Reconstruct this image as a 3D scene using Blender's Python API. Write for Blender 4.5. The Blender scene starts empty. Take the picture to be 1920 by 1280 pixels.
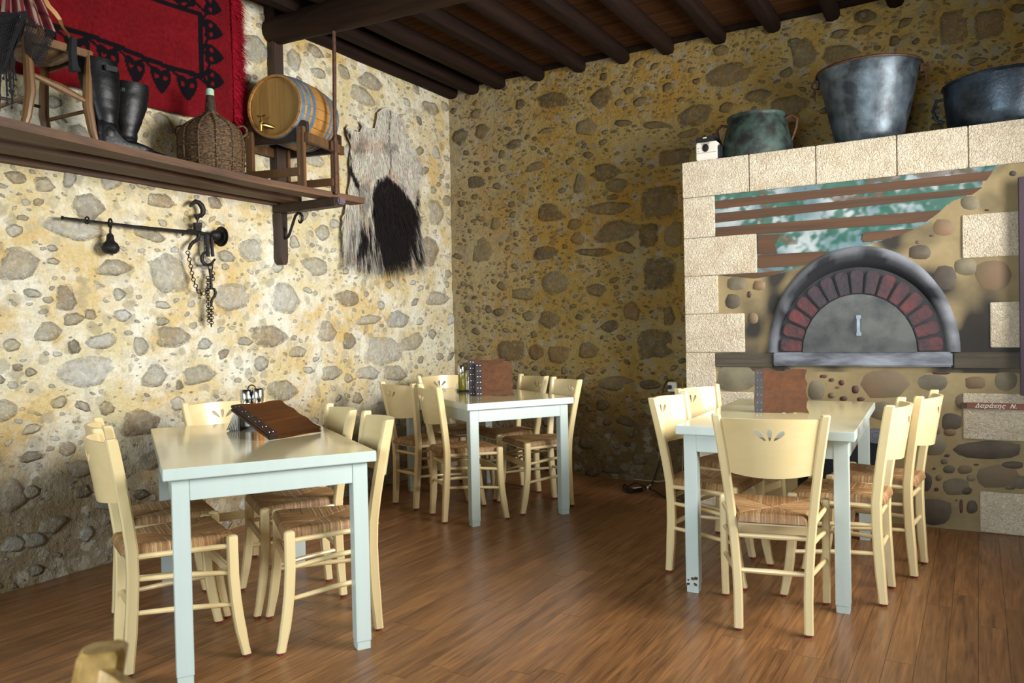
import bpy, bmesh, math, random
import numpy as np
from mathutils import Vector, Matrix, noise
from mathutils.geometry import delaunay_2d_cdt, tessellate_polygon
rnd = random.Random(7)
PI = math.pi
scene = bpy.context.scene
COL = scene.collection

# ------------------------------------------------------------------ camera, world, lights, exposure
CAM = np.array([4.0226, -5.7504, 1.2111]); YAW, PITCH, ROLL, FPX = 0.5366, -0.0163, -0.0218, 1470.356
def _axes():
    f = np.array([-math.sin(YAW)*math.cos(PITCH), math.cos(YAW)*math.cos(PITCH), math.sin(PITCH)])
    r0 = np.array([math.cos(YAW), math.sin(YAW), 0]); u0 = np.cross(r0, f)
    r = math.cos(ROLL)*r0 + math.sin(ROLL)*u0
    return r, np.cross(r, f), f
AR, AU, AF = _axes()
cd = bpy.data.cameras.new('camera'); cam = bpy.data.objects.new('camera', cd); COL.objects.link(cam)
cam.matrix_world = Matrix(((AR[0], AU[0], -AF[0], CAM[0]), (AR[1], AU[1], -AF[1], CAM[1]), (AR[2], AU[2], -AF[2], CAM[2]), (0, 0, 0, 1)))
cd.sensor_width = 36; cd.lens = 36*FPX/1920; cd.clip_start = .05
cd.dof.use_dof = True; cd.dof.focus_distance = 3.9; cd.dof.aperture_fstop = 5.6
scene.camera = cam
scene.view_settings.view_transform = 'Standard'; scene.view_settings.look = 'None'
scene.view_settings.gamma = 1; scene.view_settings.use_curve_mapping = False
scene.view_settings.exposure = -1.05
w = bpy.data.worlds.new('daylight'); scene.world = w; w.use_nodes = True
w.node_tree.nodes['Background'].inputs[0].default_value = (.75, .88, 1, 1)
w.node_tree.nodes['Background'].inputs[1].default_value = 1.0
def area(name, loc, rot, sx, sy, power, col, spr=150):
    l = bpy.data.lights.new(name, 'AREA'); l.shape = 'RECTANGLE'; l.size = sx; l.size_y = sy; l.energy = power; l.color = col; l.spread = math.radians(spr)
    o = bpy.data.objects.new(name, l); COL.objects.link(o); o.location = loc; o.rotation_euler = rot; o['kind'] = 'helper'; return o
RX, RY, RZ = 5.05, -8.6, 3.36        # right wall, rear wall, ceiling boards
area('daylight_right_window', (RX+.12, -2.25, 1.9), (0, PI/2-.02, 0), 1.5, 2.1, 385, (1, .99, .96), 116)
area('daylight_rear_window', (2.8, RY-.1, 1.75), (PI/2-.3, 0, 0), 3.6, 1.6, 330, (.79, .92, 1), 125)
scene.cycles.use_denoising = True
scene.cycles.max_bounces = 8

# ------------------------------------------------------------------ helpers
def ray(x, y): return AF + AR*(x-960)/FPX - AU*(y-640)/FPX
def at(x, y, ax, val):               # where the line of sight of a photo pixel meets a real plane
    d = ray(x, y); t = (val-CAM[ax])/d[ax]; return CAM + t*d
def lin(c): return tuple(((v/255)/12.92 if v <= 10 else (((v/255)+.055)/1.055)**2.4) for v in c)
def L4(c): return (*lin(c), 1)
class Nt:
    def __init__(s, name):
        s.m = bpy.data.materials.new(name); s.m.use_nodes = True; s.t = s.m.node_tree; s.b = s.t.nodes['Principled BSDF']
    def n(s, typ, **kw):
        nd = s.t.nodes.new(typ)
        for k, v in kw.items():
            if k[0] == 'i' and k[1:].isdigit(): k = int(k[1:])
            if isinstance(k, int) or k in nd.inputs: 
                if isinstance(v, tuple) and len(v) == 2 and hasattr(v[0], 'outputs'): s.t.links.new(v[0].outputs[v[1]], nd.inputs[k])
                else: nd.inputs[k].default_value = v
            else: setattr(nd, k, v)
        return nd
    def l(s, a, ao, b, bi): s.t.links.new(a.outputs[ao], b.inputs[bi])
    def mix(s, fac, a, b, blend='MIX'):
        m = s.t.nodes.new('ShaderNodeMix'); m.data_type = 'RGBA'; m.blend_type = blend
        for i, v in ((0, fac), (6, a), (7, b)):
            if isinstance(v, tuple) and hasattr(v[0], 'outputs'): s.t.links.new(v[0].outputs[v[1]], m.inputs[i])
            else: m.inputs[i].default_value = v
        return (m, 2)
    def math(s, op, a, b=0.0, c=None):
        m = s.t.nodes.new('ShaderNodeMath'); m.operation = op
        for i, v in enumerate((a, b, c)):
            if v is None: continue
            if isinstance(v, tuple): s.t.links.new(v[0].outputs[v[1]], m.inputs[i])
            else: m.inputs[i].default_value = v
        return (m, 0)
    def ramp(s, fac, a, b):
        m = s.t.nodes.new('ShaderNodeMapRange'); m.inputs[1].default_value = a; m.inputs[2].default_value = b
        s.t.links.new(fac[0].outputs[fac[1]], m.inputs[0]); return (m, 0)
    def coords(s, world=False, stretch=(1, 1, 1), rand=True):
        if world: g = s.n('ShaderNodeNewGeometry'); src = (g, 'Position')
        else:
            g = s.n('ShaderNodeTexCoord'); src = (g, 'Object')
            if rand:
                oi = s.n('ShaderNodeObjectInfo'); v = s.n('ShaderNodeVectorMath', operation='ADD')
                r = s.math('MULTIPLY', (oi, 'Random'), 37.0)
                s.l(src[0], src[1], v, 0); s.l(r[0], 0, v, 1); src = (v, 0)
        mp = s.n('ShaderNodeMapping'); mp.inputs['Scale'].default_value = stretch; s.l(src[0], src[1], mp, 'Vector'); return (mp, 0)
    def noise(s, co, scale, detail=4, rough=.55, dist=0):
        nd = s.n('ShaderNodeTexNoise'); nd.inputs['Scale'].default_value = scale; nd.inputs['Detail'].default_value = detail
        nd.inputs['Roughness'].default_value = rough; nd.inputs['Distortion'].default_value = dist
        s.l(co[0], co[1], nd, 'Vector'); return (nd, 0)
    def bump(s, h, strength, dist=.01):
        b = s.n('ShaderNodeBump'); b.inputs['Strength'].default_value = strength; b.inputs['Distance'].default_value = dist
        s.l(h[0], h[1], b, 'Height'); s.l(b, 0, s.b, 'Normal')
    def out(s, col=None, rough=None, metal=None, coat=None, spec=None):
        if col is not None:
            if isinstance(col[0], float) or isinstance(col[0], int): s.b.inputs['Base Color'].default_value = col
            else: s.l(col[0], col[1], s.b, 'Base Color')
        if rough is not None:
            if isinstance(rough, tuple): s.l(rough[0], rough[1], s.b, 'Roughness')
            else: s.b.inputs['Roughness'].default_value = rough
        if metal: s.b.inputs['Metallic'].default_value = metal
        if coat: s.b.inputs['Coat Weight'].default_value = coat; s.b.inputs['Coat Roughness'].default_value = .12
        if spec is not None: s.b.inputs['Specular IOR Level'].default_value = spec
        return s.m
def noisy(name, c1, c2, scale=8, rough=.6, bump=.15, bscale=40, stretch=(1, 1, 1), metal=0, lo=.35, hi=.65, coat=0, rvar=0, world=False, detail=5, bdist=.004, spec=None):
    t = Nt(name); co = t.coords(world, stretch)
    f = t.ramp(t.noise(co, scale, detail), lo, hi); c = t.mix(f, L4(c1), L4(c2))
    if rvar:
        oi = t.n('ShaderNodeObjectInfo'); k = t.ramp((oi, 'Random'), 0, 1); k[0].inputs[3].default_value = 1-rvar; k[0].inputs[4].default_value = 1+rvar
        h = t.n('ShaderNodeHueSaturation'); t.l(k[0], 0, h, 'Value'); t.l(c[0], c[1], h, 'Color'); c = (h, 0)
    if bump: t.bump(t.noise(co, bscale, 4), bump, bdist)
    return t.out(c, rough, metal, coat, spec)

def wood(name, c1, c2, axis=1, scale=1.0, rough=.5, rvar=.12, bump=.12, coat=0, lo=.3, hi=.7, spec=None):
    t = Nt(name); st = [14*scale]*3; st[axis] = 1.1*scale; co = t.coords(False, tuple(st))
    n1 = t.noise(co, 1.0, 6, .6, 1.2); st2 = [60*scale]*3; st2[axis] = 2.5*scale; co2 = t.coords(False, tuple(st2)); n2 = t.noise(co2, 1, 3, .5, .3)
    f = t.math('ADD', t.math('MULTIPLY', n1, .65), t.math('MULTIPLY', n2, .35)); f = t.ramp(f, lo, hi)
    c = t.mix(f, L4(c1), L4(c2))
    oi = t.n('ShaderNodeObjectInfo'); k = t.ramp((oi, 'Random'), 0, 1); k[0].inputs[3].default_value = 1-rvar; k[0].inputs[4].default_value = 1+rvar
    h = t.n('ShaderNodeHueSaturation'); t.l(k[0], 0, h, 'Value'); t.l(c[0], c[1], h, 'Color')
    t.bump(n2, bump, .002); return t.out((h, 0), rough, 0, coat, spec)
def attr_mat(name, rough=.8, bscale=60, bump=.2, vary=.25, spec=.3, nscale=25, metal=0):
    t = Nt(name); a = t.n('ShaderNodeAttribute', attribute_name='Col'); co = t.coords(False, rand=False)
    n = t.ramp(t.noise(co, nscale, 5), .2, .8); n[0].inputs[3].default_value = 1-vary; n[0].inputs[4].default_value = 1+vary
    h = t.n('ShaderNodeHueSaturation'); t.l(n[0], 0, h, 'Value'); t.l(a, 'Color', h, 'Color')
    t.bump(t.noise(co, bscale, 3), bump, .003); return t.out((h, 0), rough, metal, 0, spec)

class MB:                       # collects geometry, links it as ONE mesh object
    def __init__(s): s.v = []; s.f = []; s.c = []; s.smooth = True
    def add(s, vs, fs, col=None):
        k = len(s.v); s.v += [tuple(map(float, v)) for v in vs]; s.f += [tuple(i+k for i in f) for f in fs]
        if col is not None: s.c += ([col]*len(vs) if not isinstance(col, list) else col)
        return s
    def box(s, a, b, R=None, o=(0, 0, 0), col=None):
        x0, y0, z0 = a; x1, y1, z1 = b
        vs = [(x0, y0, z0), (x1, y0, z0), (x1, y1, z0), (x0, y1, z0), (x0, y0, z1), (x1, y0, z1), (x1, y1, z1), (x0, y1, z1)]
        if R is not None: vs = [tuple(R @ Vector(v) + Vector(o)) for v in vs]
        return s.add(vs, [(3, 2, 1, 0), (4, 5, 6, 7), (0, 1, 5, 4), (1, 2, 6, 5), (2, 3, 7, 6), (3, 0, 4, 7)], col)
    def loft(s, rings, cap=True, close=True):
        n = len(rings[0]); vs = [p for r in rings for p in r]; fs = []
        for i in range(len(rings)-1):
            for j in range(n if close else n-1):
                a = i*n+j; b = i*n+(j+1) % n; fs.append((a, b, b+n, a+n))
        if cap: fs.append(tuple(range(n-1, -1, -1))); fs.append(tuple(range((len(rings)-1)*n, len(rings)*n)))
        return s.add(vs, fs)
    def tube(s, pts, r, n=8, cap=True, sx=1.0):
        pts = [Vector(p) for p in pts]; rr = r if isinstance(r, (list, tuple)) else [r]*len(pts)
        rings = []; up = None
        for i, p in enumerate(pts):
            d = (pts[min(i+1, len(pts)-1)]-pts[max(i-1, 0)]).normalized()
            if up is None: up = Vector((0, 0, 1)) if abs(d.z) < .9 else Vector((1, 0, 0))
            a = d.cross(up).normalized(); b = a.cross(d).normalized(); up = b
            rings.append([p+a*rr[i]*sx*math.cos(2*PI*k/n)+b*rr[i]*math.sin(2*PI*k/n) for k in range(n)])
        return s.loft(rings, cap)
    def lathe(s, prof, n=28, c=(0, 0, 0), R=None, cap=True):
        rings = []
        for r, z in prof:
            ring = [Vector((r*math.cos(2*PI*k/n), r*math.sin(2*PI*k/n), z)) for k in range(n)]
            if R is not None: ring = [R @ p for p in ring]
            rings.append([p+Vector(c) for p in ring])
        return s.loft(rings, cap)
    def torus(s, c, R0, r, ax, n=14, m=6, arc=(0, 2*PI), sx=1.0):
        ax = Vector(ax).normalized(); u = ax.orthogonal().normalized() if abs(ax.z) > .9 else Vector((0, 0, 1)); u = (u-ax*u.dot(ax)).normalized(); v = ax.cross(u)
        full = abs(arc[1]-arc[0]-2*PI) < 1e-3; k = n if full else n+1
        pts = [Vector(c)+u*R0*math.cos(arc[0]+(arc[1]-arc[0])*i/n)+v*R0*sx*math.sin(arc[0]+(arc[1]-arc[0])*i/n) for i in range(k)]
        rings = []
        for i, p in enumerate(pts):
            o = (p-Vector(c)).normalized(); rings.append([p+o*r*math.cos(2*PI*j/m)+ax*r*math.sin(2*PI*j/m) for j in range(m)])
        if full: rings.append(rings[0]); return s.loft(rings, False)
        return s.loft(rings)
    def prism(s, poly, z0, z1, T=None):      # 2-D polygon extruded, T maps (x, y, z) to space
        n = len(poly); vs = [(p[0], p[1], z0) for p in poly]+[(p[0], p[1], z1) for p in poly]
        tri = tessellate_polygon([[Vector((p[0], p[1], 0)) for p in poly]])
        fs = [tuple(reversed(t)) for t in tri]+[tuple(i+n for i in t) for t in tri]+[(i, (i+1) % n, (i+1) % n+n, i+n) for i in range(n)]
        if T: vs = [T(*v) for v in vs]
        return s.add(vs, fs)
    def mesh(s, name):
        me = bpy.data.meshes.new(name); me.from_pydata(s.v, [], s.f)
        if s.c:
            a = me.color_attributes.new('Col', 'FLOAT_COLOR', 'POINT')
            a.data.foreach_set('color', np.array([(*c, 1) for c in s.c], dtype=np.float32).ravel())
        return me
    def build(s, name, mat, parent=None, loc=None, smooth=None, bevel=0, me=None, fix=True):
        me = me or s.mesh(name); o = bpy.data.objects.new(name, me); COL.objects.link(o)
        if mat and not me.materials: me.materials.append(mat)
        if fix and len(me.polygons) < 9000:
            bm = bmesh.new(); bm.from_mesh(me); bmesh.ops.recalc_face_normals(bm, faces=bm.faces)
            if bevel: bmesh.ops.bevel(bm, geom=[e for e in bm.edges if len(e.link_faces) == 2 and e.calc_face_angle() > .6], offset=bevel, segments=2, affect='EDGES', clamp_overlap=True)
            bm.to_mesh(me); bm.free()
        if smooth is not False:
            me.shade_smooth()
            try: me.set_sharp_from_angle(angle=math.radians(35 if smooth is None else smooth))
            except Exception: pass
        if parent: o.parent = parent
        if loc: o.location = loc
        return o
def tag(o, label=None, cat=None, group=None, kind=None):
    for k, v in (('label', label), ('category', cat), ('group', group), ('kind', kind)):
        if v: o[k] = v
    return o
def empty(name, loc, rz=0, **kw):
    o = bpy.data.objects.new(name, None); COL.objects.link(o); o.location = loc; o.rotation_euler = (0, 0, rz); o.empty_display_size = .1; return tag(o, **kw)
def kids(o): return [c for c in ALLKIDS.get(o.name, ())]
def dup(o, parent=None):
    c = o.copy(); COL.objects.link(c)
    if parent: c.parent = parent
    for ch in o.children: dup(ch, c)
    return c
def inpoly(x, y, P):
    r = False; j = len(P)-1
    for i in range(len(P)):
        if (P[i][1] > y) != (P[j][1] > y) and x < (P[j][0]-P[i][0])*(y-P[i][1])/(P[j][1]-P[i][1])+P[i][0]: r = not r
        j = i
    return r
def sm(a, b, x): t = max(0, min(1, (x-a)/(b-a))); return t*t*(3-2*t)
def nz(x, y, z=0.0, s=1.0): return noise.noise(Vector((x*s, y*s, z*s)))
def mixc(a, b, t): return tuple(a[i]+(b[i]-a[i])*t for i in range(3))

# ------------------------------------------------------------------ materials
def mortar_graph(t, base, pale, orange, dark_tone, corner_pale=0):
    co = t.coords(True)
    big = t.ramp(t.noise(co, 1.3, 5, .6), .42, .62); mid = t.ramp(t.noise(co, 3.2, 6, .65), .44, .62); fine = t.noise(co, 60, 5, .65)
    c = t.mix(big, L4(base), L4(orange)); c = t.mix(mid, c, L4(pale))
    sp = t.n('ShaderNodeSeparateXYZ'); t.l(co[0], 0, sp, 0)
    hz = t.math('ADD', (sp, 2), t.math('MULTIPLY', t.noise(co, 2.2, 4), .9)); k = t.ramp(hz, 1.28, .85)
    c = t.mix(t.math('MULTIPLY', k, .8), c, L4(dark_tone))  # darker brown towards the floor, with a noisy upper edge
    sp2 = t.ramp(t.noise(co, 13, 7, .75), .55, .7); c = t.mix(t.math('MULTIPLY', sp2, .6), c, L4(dark_tone))
    if corner_pale:     # mortar gets paler towards the corner
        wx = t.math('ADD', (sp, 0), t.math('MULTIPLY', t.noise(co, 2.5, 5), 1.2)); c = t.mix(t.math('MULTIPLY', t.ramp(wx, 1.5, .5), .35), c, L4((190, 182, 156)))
    wv = t.n('ShaderNodeVectorMath', operation='MULTIPLY_ADD'); nn = t.n('ShaderNodeTexNoise'); nn.inputs['Scale'].default_value = 14; nn.inputs['Detail'].default_value = 5; t.l(co[0], 0, nn, 'Vector'); t.l(nn, 1, wv, 0); wv.inputs[1].default_value = (.09, .09, .09); t.l(co[0], 0, wv, 2)
    vo = t.n('ShaderNodeTexVoronoi'); vo.inputs['Scale'].default_value = 15; t.l(wv, 0, vo, 'Vector'); sv = t.n('ShaderNodeSeparateColor'); t.l(vo, 'Color', sv, 0)
    pick = t.math('MULTIPLY', t.ramp((sv, 0), .52, .62), t.ramp((vo, 'Distance'), .62, .42)); tone = t.mix((sv, 1), L4(tuple(v*.62 for v in base)), L4(tuple(min(225, v*.98) for v in (pale[0], pale[0]*.97, pale[0]*.88))))
    c = t.mix(t.math('MULTIPLY', pick, .5), c, tone)
    f2 = t.ramp(fine, .2, .8); f2[0].inputs[3].default_value = .8; f2[0].inputs[4].default_value = 1.15
    h = t.n('ShaderNodeHueSaturation'); t.l(f2[0], 0, h, 'Value'); t.l(c[0], c[1], h, 'Color')
    return co, (h, 0), fine
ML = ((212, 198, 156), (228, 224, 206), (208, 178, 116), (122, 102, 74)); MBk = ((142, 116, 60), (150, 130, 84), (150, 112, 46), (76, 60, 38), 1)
def mortar(name, P):
    t = Nt(name); co, c, fine = mortar_graph(t, *P)
    t.bump(t.math('ADD', t.math('MULTIPLY', t.noise(co, 14, 6, .65), 1.0), t.math('MULTIPLY', fine, .35)), .9, .035); return t.out(c, .92, spec=.2)
M = {}
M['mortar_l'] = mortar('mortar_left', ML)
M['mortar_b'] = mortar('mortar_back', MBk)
def stonemat(name, cols, P, isl=False):
    t = Nt(name); co, mc, _ = mortar_graph(t, *P)
    if isl: g = t.n('ShaderNodeNewGeometry'); r = (g, 'Random Per Island')
    else: g = t.n('ShaderNodeObjectInfo'); r = (g, 'Random')
    cr = t.n('ShaderNodeValToRGB'); cr.color_ramp.interpolation = 'CONSTANT'; t.l(r[0], r[1], cr, 0)
    el = cr.color_ramp.elements
    for i, c in enumerate(cols):
        p = i/len(cols)
        e = el[i] if i < 2 else el.new(p)
        e.position = p; e.color = L4(c)
    n = t.ramp(t.noise(co, 11, 7, .7), .35, .7); n2 = t.ramp(t.noise(co, 38, 5, .7), .35, .75)
    c = t.mix(t.math('ADD', t.math('MULTIPLY', n, .5), .18), (cr, 0), mc); c = t.mix(t.math('MULTIPLY', n2, .42), c, L4((62, 54, 44))); n3 = t.ramp(t.noise(co, 30, 6, .8, .6), .54, .66); c = t.mix(t.math('MULTIPLY', n3, .45), c, L4(tuple(min(235, v+14) for v in P[1])))
    at_ = t.n('ShaderNodeAttribute', attribute_name='Col')      # mortar smeared raggedly over the rim of each stone
    e = t.math('ADD', (at_, 2), t.math('MULTIPLY', t.math('SUBTRACT', t.noise(co, 26 if not isl else 60, 7, .75), .5), 1.5 if not isl else 1.1)); c = t.mix(t.ramp(e, .74, .86), c, mc)
    rim = t.math('MULTIPLY', t.ramp(e, .6, .78), .5 if isl else .2); rim2 = t.math('MULTIPLY', rim, t.math('SUBTRACT', 1.0, t.ramp(e, .78, .9))); c = t.mix(rim2, c, L4((46, 38, 28)))
    t.bump(t.math('ADD', t.noise(co, 24, 7, .7), t.math('MULTIPLY', t.noise(co, 90, 4), .4)), .9, .025); return t.out(c, .85, spec=.25)
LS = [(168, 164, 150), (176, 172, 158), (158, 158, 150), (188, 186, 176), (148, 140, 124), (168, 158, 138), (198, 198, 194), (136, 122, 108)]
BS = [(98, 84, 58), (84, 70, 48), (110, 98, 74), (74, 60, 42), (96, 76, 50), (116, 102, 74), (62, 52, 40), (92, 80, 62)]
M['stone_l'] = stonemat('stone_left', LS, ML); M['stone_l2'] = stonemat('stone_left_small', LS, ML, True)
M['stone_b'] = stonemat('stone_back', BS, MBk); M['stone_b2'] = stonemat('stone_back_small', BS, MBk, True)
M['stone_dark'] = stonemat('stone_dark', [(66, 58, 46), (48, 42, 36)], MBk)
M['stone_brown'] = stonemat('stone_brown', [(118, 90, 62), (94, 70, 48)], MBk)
M['stone_dark_l'] = stonemat('stone_dark_left', [(112, 100, 82), (88, 78, 66)], ML); M['stone_brown_l'] = stonemat('stone_brown_left', [(156, 132, 102), (138, 116, 92)], ML)
M['ceil_board'] = wood('ceiling_board', (88, 56, 30), (46, 27, 15), 0, 1, .85, .15, spec=.1)
M['joist'] = wood('joist_wood', (40, 24, 16), (16, 10, 8), 1, 1, .8, .15, spec=.12)
M['beam'] = wood('beam_wood', (52, 34, 20), (22, 14, 10), 0, .8, .75, .05, .3, spec=.15)
M['shelf'] = wood('shelf_wood', (98, 66, 40), (48, 32, 20), 1, 1, .65, .12)
M['darkwood'] = wood('dark_wood', (62, 42, 28), (34, 22, 15), 2, 1, .55, .1)
M['crate'] = wood('stand_wood', (112, 78, 44), (64, 42, 24), 2, 1, .55, .15)
M['floor'] = wood('floor_board', (158, 110, 66), (92, 60, 37), 1, 2.1, .34, .15, .06, 0, .32, .66, .5)
M['cream'] = wood('cream_lacquer', (218, 196, 148), (208, 184, 132), 0, .6, .3, .03, .03, .25)
M['creamz'] = wood('cream_lacquer_leg', (220, 200, 152), (210, 188, 138), 2, .6, .3, .03, .03, .25)
M['tabletop'] = wood('tabletop_reflection_tint', (208, 198, 156), (202, 190, 144), 1, .6, .12, .02, .01, .5)  # yellow reflection of the stone walls is put into the top's colour
M['tablepaint'] = wood('table_paint', (188, 200, 194), (180, 192, 186), 2, .5, .3, .02, .02, .2)
M['red'] = noisy('red_plastic', (120, 44, 44), (100, 36, 36), 20, .5, 0)
M['iron'] = noisy('wrought_iron', (44, 40, 38), (24, 20, 20), 40, .55, .4, 120, metal=.6)
M['rust'] = noisy('rusty_rod', (92, 58, 40), (62, 40, 30), 40, .6, .2, metal=.3)
M['brass'] = noisy('brass', (176, 150, 92), (140, 112, 60), 30, .3, 0, metal=1)
M['chrome'] = noisy('chrome', (225, 228, 230), (200, 204, 208), 10, .12, 0, metal=1)
M['hoop'] = noisy('barrel_hoop', (108, 132, 150), (86, 108, 124), 20, .45, .1, 60, metal=.35)
M['oak'] = wood('barrel_oak', (176, 128, 66), (138, 94, 44), 2, 1, .5, .1)
M['oakhead'] = wood('barrel_head', (158, 124, 66), (124, 92, 46), 2, 1, .45, .12)
M['leather'] = noisy('black_leather', (12, 12, 15), (7, 7, 9), 12, .42, .3, 16, bdist=.01, spec=.3)
M['wicker'] = noisy('wicker', (112, 84, 52), (54, 38, 24), 60, .6, .8, 90, stretch=(1, 1, 2.2), bdist=.012, lo=.4, hi=.6)
M['menu'] = wood('menu_board', (94, 54, 16), (58, 30, 7), 1, .8, .55, .08, .05, spec=.3)
M['spine'] = noisy('menu_spine', (50, 36, 32), (32, 22, 20), 30, .45, .3, 80)
M['black'] = noisy('black_plastic', (22, 21, 22), (14, 14, 15), 10, .4, 0)
M['white'] = noisy('white_plastic', (222, 214, 200), (212, 204, 190), 10, .4, 0)
M['paper'] = noisy('paper', (232, 226, 212), (222, 214, 198), 20, .8, 0)
M['rush'] = attr_mat('rush_straw', .5, 200, .2, .2, .4, 60)
M['paint'] = attr_mat('mural_paint', .7, 40, .12, .1, .25, 30)
M['rug'] = attr_mat('woven_wool', .95, 260, .5, .22, .1, 8)
M['hide'] = attr_mat('goat_hide', .7, 120, .3, .2, .3, 40)
M['slab'] = (lambda t: (lambda co: (lambda b1: (t.bump(b1, 1.0, .016), t.out(t.mix(t.ramp(t.noise(co, 9, 6), .35, .7), L4((216, 202, 178)), L4((200, 182, 156))), .85, spec=.25))[1])(t.math('ADD', t.noise(co, 55, 3, .5, 2.0), t.math('MULTIPLY', t.noise(co, 16, 3), .5))))(t.coords(True)))(Nt('textured_limestone'))
M['copper'] = noisy('patinated_copper', (96, 108, 116), (44, 50, 56), 9, .42, .4, 30, metal=.35, lo=.35, hi=.62)
M['verdigris'] = noisy('verdigris_copper', (54, 72, 64), (26, 28, 26), 12, .6, .5, 40, metal=.2, lo=.4, hi=.62, detail=8)
M['blackpot'] = noisy('tinned_pot', (58, 72, 84), (30, 36, 44), 10, .35, .4, 50, metal=.4)
M['slatpaint'] = wood('painted_slat', (92, 62, 38), (64, 42, 26), 0, 1, .7, .1)
M['brick'] = noisy('painted_brick', (90, 30, 30), (48, 24, 28), 10, .5, .5, 30, rvar=.15, bdist=.008)
M['brickdark'] = noisy('sooty_brick', (52, 28, 32), (30, 24, 32), 10, .5, .5, 30, rvar=.15, bdist=.008)
M['ovendoor'] = noisy('oven_door_metal', (84, 84, 80), (44, 44, 46), 7, .5, .05, 30, metal=0, lo=.35, hi=.65)
M['sill'] = noisy('oven_sill', (134, 138, 148), (66, 66, 72), 7, .6, .4, 30, stretch=(.5, 1, 2), bdist=.01)
M['ledge'] = wood('painted_ledge', (96, 84, 62), (42, 38, 36), 0, 1, .7, .1)
M['purple'] = noisy('purple_wood', (74, 50, 62), (52, 34, 44), 8, .6, .2, 40, stretch=(1, 1, .2))
M['signwood'] = wood('sign_wood', (132, 76, 54), (106, 56, 40), 0, 2, .6, .05)
M['pane'] = noisy('exterior', (120, 150, 120), (180, 200, 220), 2, .8, 0)
M['plaster'] = noisy('far_plaster', (206, 190, 150), (190, 172, 128), 3, .9, .3, 20, world=True)

# ------------------------------------------------------------------ room shell
def wallnz(u, v, seed): return .012*nz(u*2.1, v*2.1, seed)+.007*nz(u*7, v*7, seed+9)
def relief_wall(name, mat, u0, u1, z1, T, seed, back):
    m = MB(); st = .045; nu = int((u1-u0)/st); nv = int(z1/st); vs = []; fs = []
    for j in range(nv+1):
        for i in range(nu+1):
            u = u0+(u1-u0)*i/nu; v = z1*j/nv; vs.append(T(u, v, wallnz(u, v, seed)))
    for j in range(nv):
        for i in range(nu): a = j*(nu+1)+i; fs.append((a, a+1, a+nu+2, a+nu+1))
    m.add(vs, fs); m.box(*back); o = m.build(name, mat, smooth=60, fix=False); return tag(o, kind='structure')
TL = lambda u, v, h: (h, u, v)             # left wall: u = y
TB = lambda u, v, h: (u, -h, v)            # back wall: u = x
wl = relief_wall('wall_left', M['mortar_l'], RY, 0.0, 3.4, TL, 3.3, ((-.4, RY-.3, -.02), (-.04, .4, 3.5)))
wb = relief_wall('wall_back', M['mortar_b'], 0.0, RX, 3.4, TB, 8.8, ((-.04, .04, -.02), (RX+.3, .4, 3.5)))
def wall_boxes(name, boxes, mat=M['plaster']):
    m = MB()
    for b in boxes: m.box(*b)
    return tag(m.build(name, mat, smooth=False), kind='structure')
wy0, wy1, wz0, wz1 = -3.3, -1.2, 1.15, 2.65
wall_boxes('wall_right', [((RX, RY, 0), (RX+.3, wy0, 3.5)), ((RX, wy1, 0), (RX+.3, 0.04, 3.5)), ((RX, wy0, 0), (RX+.3, wy1, wz0)), ((RX, wy0, wz1), (RX+.3, wy1, 3.5))])
wall_boxes('wall_rear', [((-.04, RY-.3, 0), (1.2, RY, 3.5)), ((4.8, RY-.3, 0), (RX+.3, RY, 3.5)), ((1.2, RY-.3, 0), (4.8, RY, .95)), ((1.2, RY-.3, 2.55), (4.8, RY, 3.5))])
def win_frame(name, a, b, axis):
    m = MB(); t = .05; (u0, z0), (u1, z1) = a, b
    def bx(p, q): 
        if axis == 'x': m.box((RX+.06, p[0], p[1]), (RX+.11, q[0], q[1]))
        else: m.box((p[0], RY-.11, p[1]), (q[0], RY-.06, q[1]))
    bx((u0, z0), (u1, z0+t)); bx((u0, z1-t), (u1, z1)); bx((u0, z0), (u0+t, z1)); bx((u1-t, z0), (u1, z1)); mid = (u0+u1)/2; bx((mid-t/2, z0), (mid+t/2, z1))
    return tag(m.build(name, M['darkwood'], smooth=False), kind='structure')
win_frame('window_1', (wy0, wz0), (wy1, wz1), 'x'); win_frame('window_2', (1.2, .95), (4.8, 2.55), 'y')

# floor: sub-floor and boards laid towards the back wall
fl = MB().box((-.04, RY, -.06), (RX, .04, -.012)).build('floor', M['joist'], smooth=False); tag(fl, kind='structure')
r2 = random.Random(3)
x = 0.0; k = 0; YF = -5.2
while x < RX-.01:
    bw = .0955; x1 = min(x+bw, RX); y = YF-r2.random()*1.1; k += 1
    while y < .03:
        ln = r2.choice((1.05, 1.25, 1.4)); y1 = min(y+ln, .03); y0 = max(y, YF)
        if y1-y0 > .05:
            MB().box((0.0004, 0.0006, -.012), (x1-x-.0004, y1-y0-.0006, 0)).build('plank', M['floor'], fl, (x, y0, 0), smooth=False, bevel=.0006)
        y += ln
    x = x1
m = MB()
for k in range(27): m.box((k*.19+.0005, RY, -.012), (min(RX, (k+1)*.19)-.0005, YF-.001, 0))
o = m.build('plank_field', M['floor'], fl, smooth=False); o['kind'] = 'stuff'
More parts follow.
